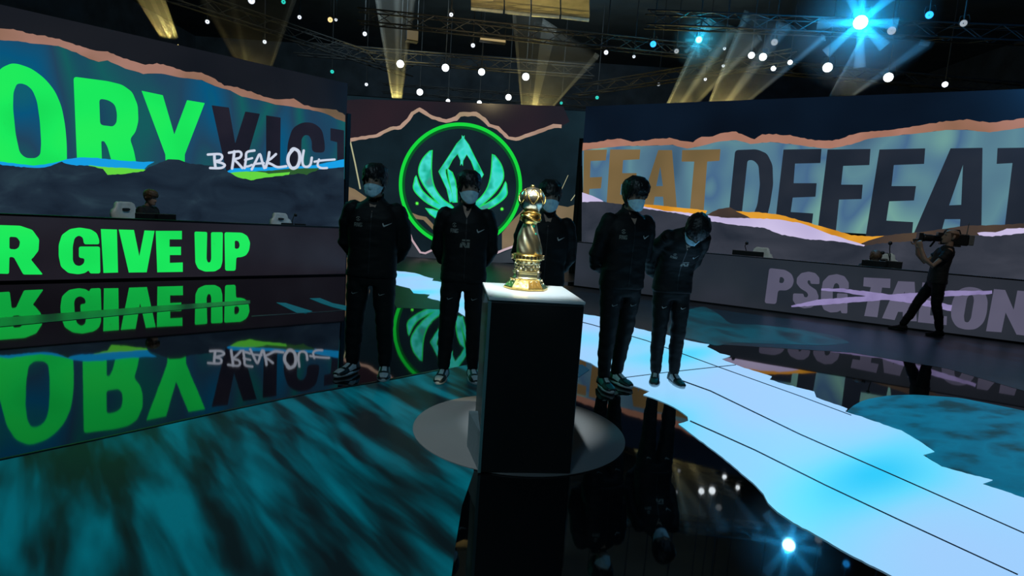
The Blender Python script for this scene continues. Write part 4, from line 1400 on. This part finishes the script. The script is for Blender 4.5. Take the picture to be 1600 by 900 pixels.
add_tube(bm, [Vector((math.cos(t) * .060, math.sin(t) * .056, .445 - .020 * math.sin(t))) for t in [2 * PI * k / 40 for k in range(41)]], .004, 8, side=(0, 0, 1), round_ends=False)
obj('gold_band', bm, M_gold, tr, smooth=True)
obj('top_ball', lathe([(.018, .468)] + [(.080 * math.sin(t), .535 - .076 * math.cos(t)) for t in [.3 + (PI - .35) * k / 20 for k in range(21)]], 48), M_silver, tr, smooth=True)
bm = BM()
for k in range(6):
    a = k * PI / 3 - PI / 2
    for sg in (1, -1):
        P = []
        for i in range(9):
            t = i / 8
            el = -.35 + 1.35 * t
            az = a + sg * (.42 * math.sin(t * PI)) * (1.1 - .3 * t)
            P.append(Vector((math.cos(az) * math.cos(el) * .080, math.sin(az) * math.cos(el) * .080, .535 + math.sin(el) * .076)))
        add_tube(bm, P, [.002, .004, .0045, .005, .0045, .004, .004, .003, .002], 7, side=(0, 0, 1), round_ends=False)
bmesh.ops.create_icosphere(bm, subdivisions=2, radius=.014, matrix=Matrix.Translation((0, 0, .612)))
obj('ball_ornament', bm, M_gold, tr, smooth=True)

# ================================================================== TELEVISION CAMERA
M_cam = mat('camera_black', (.012, .013, .014), rough=.45, bscale=30)
M_camgrey = mat('camera_grey', (.18, .19, .19), rough=.5, bscale=30)
M_glass = mat('lens_glass', (.01, .012, .02), rough=.05)
w6 = Vector((6.62, 8.88, 0))
tc_ = thing('broadcast_camera', 'large black shoulder camera held up by the bald operator', 'camera', Vector((6.68, 8.88, 1.50)) - Vector((math.sin(-1.95), -math.cos(-1.95), 0)) * .16, -1.95)
Rz = Matrix.Rotation(-1.95, 3, 'Z')
X = -.20      # local: over the far shoulder; lens towards -y
obj('camera_body', box((X - .06, -.16, -.06), (X + .06, .20, .12), bevel=.012), M_cam, tc_)
obj('battery', box((X - .055, .205, -.05), (X + .055, .275, .11), bevel=.010), M_camgrey, tc_)
bm = BM()
Ml = Matrix.Translation((X, -.16, .03)) @ Matrix.Rotation(PI / 2, 4, 'X')
add_lathe(bm, [(.045, 0), (.048, .02), (.048, .10), (.055, .11), (.055, .19), (.060, .20), (.060, .235)], 28)
bm.transform(Ml)
ln = obj('lens', bm, M_cam, tc_, smooth=True)
bm = BM()
add_lathe(bm, [(.05, .0), (.05, .004)], 28)
bm.transform(Matrix.Translation((X, -.394, .03)) @ Matrix.Rotation(PI / 2, 4, 'X'))
obj('lens_glass', bm, M_glass, ln)
obj('matte_box', box((X - .085, -.46, -.045), (X + .085, -.40, .105), bevel=.006), M_cam, tc_)
bm = BM()
add_tube(bm, [(X, -.12, .12), (X, -.10, .175), (X, .08, .175), (X, .10, .12)], .012, 10)
obj('carry_handle', bm, M_cam, tc_, smooth=True)
bm = BM()
add_box(bm, (X + .07, -.24, .06), (X + .20, -.17, .125), None, .008)
add_tube(bm, [(X + .05, -.15, .10), (X + .10, -.19, .10)], .010, 8)
obj('viewfinder', bm, M_cam, tc_)
bm = BM()
add_tube(bm, [(X, .18, .115), (X, .185, .30)], [.008, .006], 8)
obj('antenna', bm, M_camgrey, tc_)
bm = BM()
add_tube(bm, [(X - .03, -.22, -.02), (X - .035, -.26, -.10)], .015, 10)
obj('front_grip', bm, M_cam, tc_, smooth=True)
obj('shoulder_pad', box((X - .05, -.06, -.085), (X + .05, .12, -.06), bevel=.01), M_cam, tc_)

# ================================================================== PLAYER DESKS
M_white = mat('white_leather', (.72, .76, .74), rough=.4, bscale=20, vary=.04)
M_chairblk = mat('chair_black', (.015, .016, .018), rough=.5, bscale=20)
M_desk = mat('desk_black', (.02, .021, .024), rough=.5, bscale=5)
M_mon = mat('monitor_black', (.012, .016, .018), rough=.35, bscale=10)

def facing(pl):            # rotation that turns local -y into the wall's outward normal
    return math.atan2(pl.n.x, -pl.n.y)

def gaming_chair(label, loc, rz, s=1.0, group='white gaming chairs'):
    t = thing('gaming_chair', label, 'chair', loc, rz, group)
    prof = [(.16, .50), (.20, .56), (.235, .70), (.24, .84), (.275, .92), (.285, 1.02), (.25, 1.10), (.19, 1.14), (.17, 1.22), (.12, 1.255)]
    bm = BM()
    rings = []
    for w, z in prof:
        y = .20 + (z - .5) * .16
        rings.append([Vector((-w, y - .05, z)), Vector((-w * .55, y - .02, z)), Vector((0, y - .012, z)), Vector((w * .55, y - .02, z)), Vector((w, y - .05, z)),
                      Vector((w * .95, y + .05, z)), Vector((w * .5, y + .085, z)), Vector((0, y + .09, z)), Vector((-w * .5, y + .085, z)), Vector((-w * .95, y + .05, z))])
    add_loft(bm, rings)
    bmesh.ops.recalc_face_normals(bm, faces=bm.faces)
    bk = obj('backrest', bm, M_white, t, smooth=True)
    obj('head_pillow', box((-.07, .235, 1.09), (.07, .285, 1.14), bevel=.02), M_chairblk, bk)
    obj('seat', box((-.25, -.26, .44), (.25, .22, .53), bevel=.03), M_white, t)
    for sg in (1, -1):
        bm = BM()
        add_box(bm, (sg * .31 - .045, -.18, .68), (sg * .31 + .045, .10, .71), None, .01)
        add_box(bm, (sg * .31 - .02, -.06, .44), (sg * .31 + .02, .0, .68), None, .006)
        obj('armrest', bm, M_chairblk, t)
    obj('gas_lift', lathe([(.03, .10), (.03, .26), (.022, .27), (.022, .44)], 16), M_chairblk, t, smooth=True)
    bm = BM()
    for k in range(5):
        a = k * 2 * PI / 5
        add_tube(bm, [(0, 0, .11), (math.cos(a) * .30, math.sin(a) * .30, .07)], [.028, .018], 8)
    obj('star_base', bm, M_chairblk, t)
    for k in range(5):
        a = k * 2 * PI / 5
        bm = BM()
        add_tube(bm, [(math.cos(a) * .30 - .02 * math.sin(a), math.sin(a) * .30 + .02 * math.cos(a), .03), (math.cos(a) * .30 + .02 * math.sin(a), math.sin(a) * .30 - .02 * math.cos(a), .03)], .028, 10, round_ends=False)
        obj('caster', bm, M_chairblk, t)
    t.scale = (s, s, s)
    return t

def monitor(label, loc, rz, top=1.06, w=.54, group='monitors on the desks'):
    t = thing('monitor', label, 'monitor', loc, rz, group)
    z1 = top - loc.z
    obj('screen_case', box((-w / 2, -.02, z1 - .31), (w / 2, .02, z1), bevel=.008), M_mon, t)
    obj('display', box((-w / 2 + .01, .0201, z1 - .30), (w / 2 - .01, .0215, z1 - .012)), glow('monitor_glow', srgb(60, 76, 86), .8), t)
    bm = BM()
    add_box(bm, (-.03, -.05, 0), (.03, -.02, z1 - .12), None, .005)
    obj('stand', bm, M_mon, t)
    obj('stand_foot', box((-.12, -.12, 0), (.12, .07, .012), bevel=.004), M_mon, t)
    return t

def desk(label, pl, u0, u1):
    c = pl.at((u0 + u1) / 2, 0, -.80)
    t = thing('desk', label, 'desk', c, facing(pl), 'player desks behind the strip screens')
    L = (u1 - u0) / 2
    obj('desk_top', box((-L, -.38, .71), (L, .38, .745), bevel=.006), M_desk, t)
    for sx in (-1, 1):
        for sy in (-1, 1):
            obj('leg', box((sx * (L - .06) - .025, sy * .32 - .025, 0), (sx * (L - .06) + .025, sy * .32 + .025, .71)), M_desk, t)
    return t

uoff = lambda pl, x, y, d: pl.uz(pl.px(x, y, d))[0]
la, lb_ = uoff(LB, 190, 340, -.8), uoff(LB, 500, 350, -.8)
desk('long black player desk behind the green lettered strip screen', LB, la - .5, lb_)
ra, rb2 = uoff(RB, 1120, 395, -.8), uoff(RB, 1440, 420, -.8)
desk('long black player desk behind the strip screen with the crossed out name', RB, ra, rb2 + .3)
for lab, x, y, tp_ in (('left monitor of the pair in front of the seated player on the left', 229, 335, None), ('right monitor of the pair in front of the seated player on the left', 258, 336, None),
                  ('left monitor beside the empty white chair on the left', 449, 348, None), ('right monitor beside the empty white chair on the left', 469, 349, None)):
    p = LB.px(x, y, -.85)
    monitor(lab, Vector((p.x, p.y, .745)), facing(LB), p.z + (.02 if x < 300 else -.005), .34 if x < 300 else .24)
for lab, x, y, w in (('left monitor of the pair behind the bowing person', 1157, 391, .30), ('right monitor of the pair behind the bowing person, before a white chair', 1181, 393, .30),
                  ('wide monitor in front of the brown haired player on the right', 1368, 407, .42), ('small monitor right of the brown haired player', 1397, 408, .26)):
    p = RB.px(x, y, -.85)
    monitor(lab, Vector((p.x, p.y, .745)), facing(RB), p.z, w)
c = LB.px(213, 318, -1.55)
gaming_chair('white gaming chair of the seated player on the left', Vector((c.x, c.y, 0)), facing(LB) + .5, .97)
c = LB.px(451, 335, -1.55)
gaming_chair('empty white gaming chair on the left, near the end of the strip screen', Vector((c.x, c.y, 0)), facing(LB) + .3, .93)
c = RB.px(1184, 389, -1.5)
gaming_chair('empty white gaming chair on the right, behind the bowing person', Vector((c.x, c.y, 0)), facing(RB) - .2, .90)
c = RB.px(1379, 397, -1.5)
gaming_chair('white gaming chair of the brown haired player on the right', Vector((c.x, c.y, 0)), facing(RB) - .2, .965)
# microphones on bent arms
M_mic = mat('mic_black', (.012, .012, .014), rough=.5)
for lab, pl, pts in (('thin desk microphone between two monitors behind the bowing person', RB, [(1166, 402), (1166, 392), (1164, 384), (1167, 380)]), ('desk microphone arm right of the brown haired player', RB, [(1389, 414), (1390, 404), (1388, 396), (1379, 395)]),
                     ('camera stalk standing up behind the brown haired player', RB, [(1390, 414), (1391, 400), (1390, 390), (1391, 380)]), ('thin desk microphone beside the empty white chair on the left', LB, [(457, 352), (457, 344), (459, 338), (462, 336)])):
    d = -1.02
    P = [pl.px(x, y, d) for x, y in pts]
    base = Vector((P[0].x, P[0].y, .745))
    t = thing('desk_microphone', lab, 'microphone', base, 0, 'desk microphones')
    bm = BM()
    add_tube(bm, [base + Vector((0, 0, .02))] + P, .009, 8)
    obj('gooseneck', bm, M_mic, t, world=True, smooth=True)
    bm = BM()
    bmesh.ops.create_uvsphere(bm, u_segments=14, v_segments=10, radius=.035, matrix=Matrix.Translation(P[-1]))
    obj('mic_head', bm, M_mic, t, world=True, smooth=True)
    obj('mic_base', lathe([(.055, 0), (.055, .012), (.02, .025)], 24), M_mic, t)
# seated players
SIT_K = ((.11, -.42, .88), (-.11, -.42, .88))
SIT_ARMS = [[(.170, .012, 1.415), (.21, -.02, 1.28), (.24, -.06, 1.14), (.20, -.20, 1.13), (.14, -.32, 1.14)], [(-.170, .012, 1.415), (-.21, -.02, 1.28), (-.24, -.06, 1.14), (-.20, -.20, 1.13), (-.14, -.32, 1.14)]]
SIT_HANDS = [dict(nrm=(0, 0, -1), curl=.25), dict(nrm=(0, 0, -1), curl=.25)]
c = LB.px(229, 300, -1.35)
P7 = person('player in black with brown hair, sitting in a white chair at the left desk', Vector((c.x, c.y, -.34)), facing(LB) + .75, height=1.80, bend=.12, head_pitch=.1, feet=((.12, -.42, .45), (-.12, -.42, .45)), knees=SIT_K, arms=SIT_ARMS, hands=SIT_HANDS, outfit='tee', mask=False, hair=M_brownhair, seed=8)
c = RB.px(1364, 398, -1.25)
P8 = person('brown haired player sitting low behind a monitor at the right desk', Vector((c.x, c.y, -.42)), facing(RB) + .2, height=1.70, bend=.30, head_pitch=.3, feet=((.12, -.30, .50), (-.12, -.30, .50)), knees=((.11, -.42, .90), (-.11, -.42, .90)), arms=SIT_ARMS, hands=SIT_HANDS, outfit='tee', mask=False, hair=M_brownhair, seed=9)

# ================================================================== GRID: TRUSSES, LAMPS, BEAMS
M_alu = mat('truss_aluminium', (.035, .035, .035), rough=.5, metal=.2, bscale=6)
def truss(label, a, b, s=.30, r=.022, group='lighting trusses'):
    a, b = Vector(a), Vector(b)
    t = thing('lighting_truss', label, 'truss', (a + b) / 2, 0, group)
    d = (b - a).normalized()
    sd = d.cross(Vector((0, 0, 1))).normalized()
    up = sd.cross(d)
    offs = [(-1, -1), (1, -1), (1, 1), (-1, 1)]
    corner = lambda p, o: p + sd * o[0] * s / 2 + up * o[1] * s / 2
    for o in offs:
        bm = BM()
        add_tube(bm, [corner(a, o), corner(b, o)], r, 8, side=(0, 0, 1))
        obj('chord', bm, M_alu, t, world=True, smooth=True)
    bm = BM()
    n = max(2, int((b - a).length / .5))
    for i in range(n):
        p, q = a.lerp(b, i / n), a.lerp(b, (i + 1) / n)
        for k in range(4):
            o0, o1 = offs[k], offs[(k + 1) % 4]
            add_tube(bm, [corner(p, o0), corner(q, o1)] if i % 2 else [corner(p, o1), corner(q, o0)], r * .5, 5, side=(0, 0, 1), round_ends=False)
    obj('bracing', bm, M_alu, t, world=True)
    return t
gz = lambda x, y, z: on_ground(x, y, z)
truss('truss running over the left screen, nearest the top left corner', gz(150, -50, 6.2), gz(640, 112, 6.2), .34)
truss('truss carrying the four big white lamps above the emblem', Vector((-7.5, 19.0, 6.35)), Vector((2.2, 19.4, 6.35)), .34)
truss('rearmost truss with the lower row of small lamps', Vector((-6, 24.6, 6.45)), Vector((3.0, 24.9, 6.45)), .34)
truss('truss slanting up to the right above the gap beside the right screen', gz(900, 142, 6.2), gz(1240, 88, 6.2), .32)
truss('truss across the middle under the warm ceiling panels', gz(560, 25, 6.5), gz(1120, 84, 6.5), .32)
truss('truss at the top right that carries the blazing blue lamp', gz(1010, 30, 6.35), gz(1700, 60, 6.35), .32)
truss('truss at the far right over the right screen', gz(1150, 100, 6.3), gz(1600, 140, 6.3), .30)

M_can = mat('lamp_housing', (.015, .016, .018), rough=.5, bscale=20)
can_bm = lathe([(.07, -.30), (.10, -.28), (.105, -.06), (.125, -.04), (.125, 0), (.112, .0), (.112, -.012)], 20)
can_me = bpy.data.meshes.new('housing')
can_bm.to_mesh(can_me); can_bm.free(); can_me.materials.append(M_can)
lens_bm = lathe([(.110, -.012), (.095, .004), (.05, .014), (.01, .016)], 20)
lens_src = bpy.data.meshes.new('lens')
lens_bm.to_mesh(lens_src); lens_bm.free()
yk = BM()
add_tube(yk, [(.14, 0, -.12), (.15, .10, -.12), (.12, .24, -.12), (-.12, .24, -.12), (-.15, .10, -.12), (-.14, 0, -.12)], .012, 6)
add_tube(yk, [(0, .24, -.12), (0, .36, -.12)], .02, 6)
yoke_me = bpy.data.meshes.new('yoke')
yk.to_mesh(yoke_me); yk.free(); yoke_me.materials.append(M_can)
LENS = {}
def lens_mesh(key):
    if key not in LENS:
        me = lens_src.copy()
        me.materials.append({'white': glow('lens_white', (.86, .94, 1.0), 5.0), 'dim': glow('lens_dim', (.6, .66, .72), .55), 'soft': glow('lens_soft', (.8, .88, 1), 1.3), 'teal': glow('lens_teal', (.02, .75, .62), .9),
                             'blue': glow('lens_blue', (.02, .35, 1.0), 2.2), 'star': glow('lens_star', (.35, .80, 1.0), 40.0), 'cyan': glow('lens_cyan', (.10, .75, 1.0), 10.0), 'amber': glow('lens_amber', (1.0, .72, .3), 1.2)}[key])
        LENS[key] = me
    return LENS[key]
def lamp(label, x, y, z, key, rpx, aim=(0, 4.5, .9), group='stage lamps'):
    p = gz(x, y, z)
    s = rpx * (p - CPOS).length / 880.0 / .108
    t = thing('stage_lamp', label, 'lamp', p, 0, group)
    d = (Vector(aim) - p).normalized()
    t.rotation_euler = d.to_track_quat('Z', 'Y').to_euler()
    for nm, me, in (('housing', can_me), ('lens', lens_mesh(key)), ('yoke', yoke_me)):
        o = bpy.data.objects.new(nm, me)
        COL.objects.link(o)
        o.parent = t
    t.scale = (s, s, s)
    bm = BM()
    add_tube(bm, [p, Vector((p.x, p.y, 9.5))], .016, 6)
    me = bpy.data.meshes.new('hanger')
    bm.to_mesh(me)
    bm.free()
    me.materials.append(M_can)
    me.transform(Matrix.LocRotScale(t.location, t.rotation_euler, t.scale).inverted())
    o = bpy.data.objects.new('hanger', me)
    COL.objects.link(o)
    o.parent = t
    return p
big = 'big white lamps above the emblem'
for i, (x, y, r) in enumerate(((625.5, 100, 5), (696, 106, 5), (752.5, 112.5, 4.6), (821.5, 120, 5))):
    lamp(('leftmost', 'second from the left', 'third from the left', 'rightmost')[i] + ' of the four big white lamps above the emblem', x, y, 6.0, 'white', r, group=big)
for i, (x, y, r) in enumerate(((656, 144, 4.4), (700, 158, 2.8), (749, 161, 3.4), (794.5, 152, 4.2))):
    lamp(('leftmost', 'second from the left', 'third from the left', 'rightmost')[i] + ' lamp of the low row of four just over the centre screen', x, y, 6.05, 'white', r, group='low row of white lamps')
sm = 'scattered rig lamps'
for lab, x, y, z, k, r in (
        ('small white lamp alone above the big row, over the emblem', 739, 71, 6.3, 'soft', 2.8), ('white lamp of the close pair at upper right, left one', 1174, 86.5, 6.0, 'white', 4), ('white lamp of the close pair at upper right, right one', 1192, 89, 6.0, 'white', 4.6),
        ('large white lamp below and left of the blazing blue lamp', 1293, 105.5, 6.0, 'white', 5.6), ('large white lamp over the right screen, below and right of the blazing blue lamp', 1388, 121, 6.0, 'white', 5.2),
        ('small white lamp at far right just above the right screen', 1476.5, 132, 6.0, 'white', 3), ('small white lamp below the close pair at upper right', 1208.5, 107, 6.0, 'white', 3), ('small white lamp right of the close pair at upper right', 1234.5, 97.5, 6.0, 'white', 2.8),
        ('dim grey lamp above the close white pair at upper right', 1210, 66, 6.2, 'dim', 4), ('dim grey lamp right of the blazing blue lamp', 1393, 48, 6.2, 'dim', 4.5), ('small blue lamp at the top right, right of the blazing one', 1452, 23.5, 6.2, 'blue', 4),
        ('dim pale lamp near the top right corner', 1505.5, 36.5, 6.2, 'dim', 3.5), ('dim grey lamp between the two cyan blue lamps', 1057, 80, 6.2, 'dim', 3), ('tiny pale lamp right of the cyan star lamp', 1132, 76, 6.2, 'soft', 1.8),
        ('dim white lamp over the middle, left of the small blue lamp', 947, 82, 6.2, 'soft', 3), ('tiny white lamp under the small blue lamp in the middle', 990.5, 88.5, 6.2, 'soft', 2), ('small blue lamp at the middle top, left of the cyan star lamp', 1020.5, 69, 6.2, 'blue', 4),
        ('tiny lamp on the slanting truss, nearest the right end', 1130, 103, 6.1, 'soft', 1.8), ('tiny lamp under the slanting truss', 1102, 124, 6.1, 'soft', 2), ('tiny dim lamp below the slanting truss at its left end', 1029, 132, 6.1, 'dim', 2.2),
        ('amber lamp left of the warm ceiling panels', 516, 31, 6.4, 'amber', 3.2), ('dim white lamp below the amber lamp, above the left beam', 570, 53, 6.3, 'soft', 2.8), ('tiny white lamp just right of the amber lamp', 525, 31, 6.4, 'soft', 1.8), ('white lamp just left of the warm ceiling panels', 705, 23, 6.4, 'soft', 2.6),
        ('tiny white lamp above the left screen, left of the wide beam', 324, 34, 6.2, 'soft', 2.4), ('tiny white lamp in the wide beam above the left screen', 413.5, 65.5, 6.2, 'soft', 2.3), ('white lamp at the very top above the left screen', 393, 1, 6.3, 'soft', 4), ('pale lamp at the top left of the middle', 468, 27, 6.3, 'soft', 2.4),
        ('teal lamp above the right end of the left screen', 519, 112, 6.1, 'teal', 2.4), ('small white lamp by the right end of the left screen', 572.5, 132, 6.1, 'soft', 2.2), ('teal lamp in the dark gap right of the centre screen', 933, 152.5, 6.1, 'teal', 2.4), ('teal lamp at the upper right of the centre screen', 877, 161, 6.1, 'teal', 2),
        ('teal lamp at the foot of the beam over the centre screen', 826, 166.5, 6.1, 'teal', 2), ('teal lamp at the very top left of the middle', 443, 3, 6.3, 'teal', 2.6)):
    lamp(lab, x, y, z, k, r, group=sm)
star = lamp('blazing blue white lamp in a blue haze at the upper right', 1344.5, 35, 6.2, 'star', 7.5, aim=tuple(CPOS + Vector((0, 0, .3))), group='haloed blue lamps')
star2 = lamp('cyan star lamp with a small blue haze, middle right', 1092, 62, 6.2, 'cyan', 4, aim=tuple(CPOS), group='haloed blue lamps')
def halo(label, p, rad, dens, watt, colr, rays, rl, rr, rdens):
    h = thing('lamp_haze', label, 'haze', p, 0, 'haze round the blue lamps')
    bm = BM()
    bmesh.ops.create_uvsphere(bm, u_segments=32, v_segments=20, radius=rad)
    o = obj('haze_ball', bm, haze('haze_%.3f' % dens, dens, fall=rad), h)
    to = (CPOS - p).normalized()
    sx, sy = frame_of(to, CR)
    for a, L in rays:
        d = sx * math.cos(a) - sy * math.sin(a)
        bm = BM()
        add_tube(bm, [Vector((0, 0, 0)) + d * .10, d * L * rl], [rr * .45, rr], 10, side=to, round_ends=False)  # denser haze spikes, made up to shape the lamp's star rays
        obj('haze_ray', bm, haze('haze_ray_%.3f' % rdens, rdens), h)
    l = light('halo_lamp', 'POINT', p + to * .12, None, watt, colr, shadow_soft_size=.05)
ang = math.radians
halo('blue haze round the blazing lamp at the upper right', star, 1.5, .085, 330, (.0, .42, 1.0), [(ang(a), L) for a, L in ((78, 1.0), (40, .8), (2, .75), (-48, .8), (-98, 1.15), (-122, 1.0), (178, .9), (130, .9))], .95, .13, .85)
halo('small cyan haze round the star lamp, middle right', star2, .70, .11, 60, (.0, .62, 1.0), [(ang(a), L) for a, L in ((85, 1.), (38, 1.), (-5, .8), (-50, 1.), (-98, 1.1), (-140, .9), (178, .8), (135, 1.))], .42, .05, .9)

# golden uplight beams behind the tops of the screens
def beam(label, pl, d, base, top, thick, watt, dens, edges=((0, .05), (.5, .06), (.95, .05)), edge_dens=None, col=(1.0, .82, .25)):
    (x0, y0), (x1, y1) = base
    (u0, v0), (u1, v1) = top
    B0, B1, T0, T1 = pl.px(x0, y0, d), pl.px(x1, y1, d), pl.px(u0, v0, d), pl.px(u1, v1, d)
    c = (B0 + B1) / 2
    axis = ((T0 + T1) / 2 - c).normalized()
    w = (B1 - B0).length
    drop = .18
    src = c - axis * drop
    t = thing('beam_light', label, 'light beam', src, 0, 'golden light beams')
    n = pl.n
    def prism(s0, s1, th, nm, dn):
        q = [B0.lerp(B1, s0), B0.lerp(B1, s1), T0.lerp(T1, s1), T0.lerp(T1, s0)]
        bm = BM()
        a = [bm.verts.new(p + n * th * k) for p, k in zip(q, (.25, .25, .5, .5))]
        b = [bm.verts.new(p - n * th * k) for p, k in zip(q, (.25, .25, .5, .5))]
        bm.faces.new(a); bm.faces.new(b[::-1])
        for i in range(4):
            j = (i + 1) % 4
            bm.faces.new((a[j], a[i], b[i], b[j]))
        bmesh.ops.recalc_face_normals(bm, faces=bm.faces)
        obj(nm, bm, haze('beam_haze_%.3f' % dn, dn), t, world=True)
    prism(0, 1, thick, 'beam_haze', dens)
    for s, ww in edges:
        prism(s, min(1, s + ww), thick * .8, 'beam_ridge', edge_dens or dens * 4)
    bm = BM()
    hx = max(.12, w / 2)
    q = axis.to_track_quat('Z', 'Y').to_matrix().to_4x4()
    add_box(bm, (-.14, -.12, -.30), (.14, .12, -.02), Matrix.Translation(src) @ q, .02)
    obj('housing', bm, M_can, t, world=True)
    bm = BM()
    add_box(bm, (-.10, -.08, -.02), (.10, .08, .0), Matrix.Translation(src) @ q)
    obj('lens', bm, glow('lens_beam', (1, .8, .3), 2.0), t, world=True)
    half = max((T0 - src).angle(axis), (T1 - src).angle(axis), (B0 - src).angle(axis), (B1 - src).angle(axis))
    light('beam_lamp', 'SPOT', src + axis * .03, src + axis, watt, col, spot_size=min(2.8, half * 2 + .25), spot_blend=.15, shadow_soft_size=.06)
beam('golden beam rising over the left screen, nearest the top left corner', LS, -.55, ((251, 56), (277, 60)), ((200, -30), (244, -30)), .5, 150, .16)
beam('dim wide golden beam over the middle of the left screen', LS, -.55, ((371, 98), (421, 112)), ((300, -30), (470, -30)), .5, 45, .05, edges=((0, .05), (.28, .04), (.95, .05)), edge_dens=.22)
beam('narrow golden beam over the left end of the centre screen', CS, -.6, ((613, 153), (627, 153)), ((585, -20), (650, -20)), .6, 200, .10, edges=((.0, .10), (.48, .14), (.9, .10)), edge_dens=.26)
beam('wide golden beam over the right end of the centre screen', CS, -.6, ((815, 172), (858, 174)), ((798, 0), (935, 90)), .6, 170, .10, edges=((.0, .05), (.36, .16), (.95, .05)), edge_dens=.26)
beam('golden beam above the right screen, the left one of a close pair', RS, -.55, ((1038, 174), (1076, 174)), ((1105, 30), (1190, 60)), .5, 110, .10, edges=((0, .06), (.42, .14), (.94, .06)))
beam('golden beam above the right screen, the right one of a close pair', RS, -.55, ((1103, 173), (1152, 173)), ((1165, 20), (1290, 60)), .5, 150, .10, edges=((0, .05), (.42, .16), (.95, .05)))
beam('faint beam above the middle of the right screen', RS, -.55, ((1296, 150), (1338, 148)), ((1350, 50), (1460, 70)), .5, 50, .07, edges=((0, .05), (.8, .14)), edge_dens=.26)

# warm ceiling panels at the top middle
M_warm = mat('warm_ceiling_board', (.42, .33, .18), rough=.55, bscale=3, vary=.2)
M_lip = mat('pale_lip', (.62, .60, .48), rough=.4, bscale=8)
cp = thing('ceiling_catwalk', 'warm lit catwalk panels with a pale lip, at the top middle', 'catwalk', gz(820, 0, 7.0))
edge = [(735, 15), (788, 20), (830, 24.5), (876, 28), (922, 33)]
for i in range(4):
    (x0, y0), (x1, y1) = edge[i], edge[i + 1]
    P = [gz(x0 + 1, y0 - 5, 7.0), gz(x1 - 1, y1 - 5, 7.0), gz(x1 - 2, y1 - 75, 7.0), gz(x0 + 1, y0 - 75, 7.0)]
    bm = BM()
    a = [bm.verts.new(p) for p in P]
    b = [bm.verts.new(p + Vector((0, 0, .08))) for p in P]
    bm.faces.new(a); bm.faces.new(b[::-1])
    for k in range(4):
        j = (k + 1) % 4
        bm.faces.new((a[k], a[j], b[j], b[k]))
    bmesh.ops.recalc_face_normals(bm, faces=bm.faces)
    obj('panel', bm, M_warm, cp, world=True)
    Q = [gz(x0 + 1, y0 - 1.5, 7.0), gz(x1 - 2, y1 - 1.5, 7.0)]
    bm = BM()
    add_tube(bm, Q, .05, 8, side=(0, 0, 1), round_ends=False)
    obj('lip', bm, M_lip, cp, world=True)
bm = BM()
add_box(bm, (-.35, -.3, 0), (.35, .3, .5), Matrix.Translation(gz(748, -6, 6.7)), .02)
obj('warm_box', bm, M_warm, cp, world=True)
l = light('added_catwalk_spot', 'SPOT', gz(740, 40, 5.6), gz(770, 0, 7.0), 130, (1.0, .80, .42), spot_size=math.radians(110), spot_blend=.8, shadow_soft_size=.1)  # added warm spot without a fixture, lights the left catwalk panels
for lab, x0, y0, x1, y1, z, hh in (('short warm lit bar hanging above the middle white lamps', 750, 61, 789, 65.5, 6.6, .06), ('small warm lit box above the narrow golden beam', 635, 55, 652, 58, 6.6, .17)):
    a, b = gz(x0, y0, z), gz(x1, y1, z)
    t = thing('warm_bar', lab, 'lamp', (a + b) / 2, 0, 'warm lit bars')
    L = (b - a).length / 2
    ax = Matrix.Translation((a + b) / 2) @ (b - a).to_track_quat('X', 'Z').to_matrix().to_4x4()
    obj('housing', box((-L - .02, -.10, -hh), (L + .02, .12, hh), ax, .01), M_can, t, world=True)
    fy = -1 if (ax.to_3x3() @ Vector((0, -1, 0))).y < 0 else 1
    obj('lit_face', box((-L, fy * .125 - .02, -hh * .8), (L, fy * .125 + .02, hh * .8), ax, .004), glow('warm_bar_glow' if hh < .1 else 'warm_box_glow', (.85, .62, .28), .5 if hh < .1 else .12), t, world=True)
    for q in (a, b):
        bm = BM()
        add_tube(bm, [q, Vector((q.x, q.y, 9.5))], .010, 6)
        obj('hanger', bm, M_can, t, world=True)
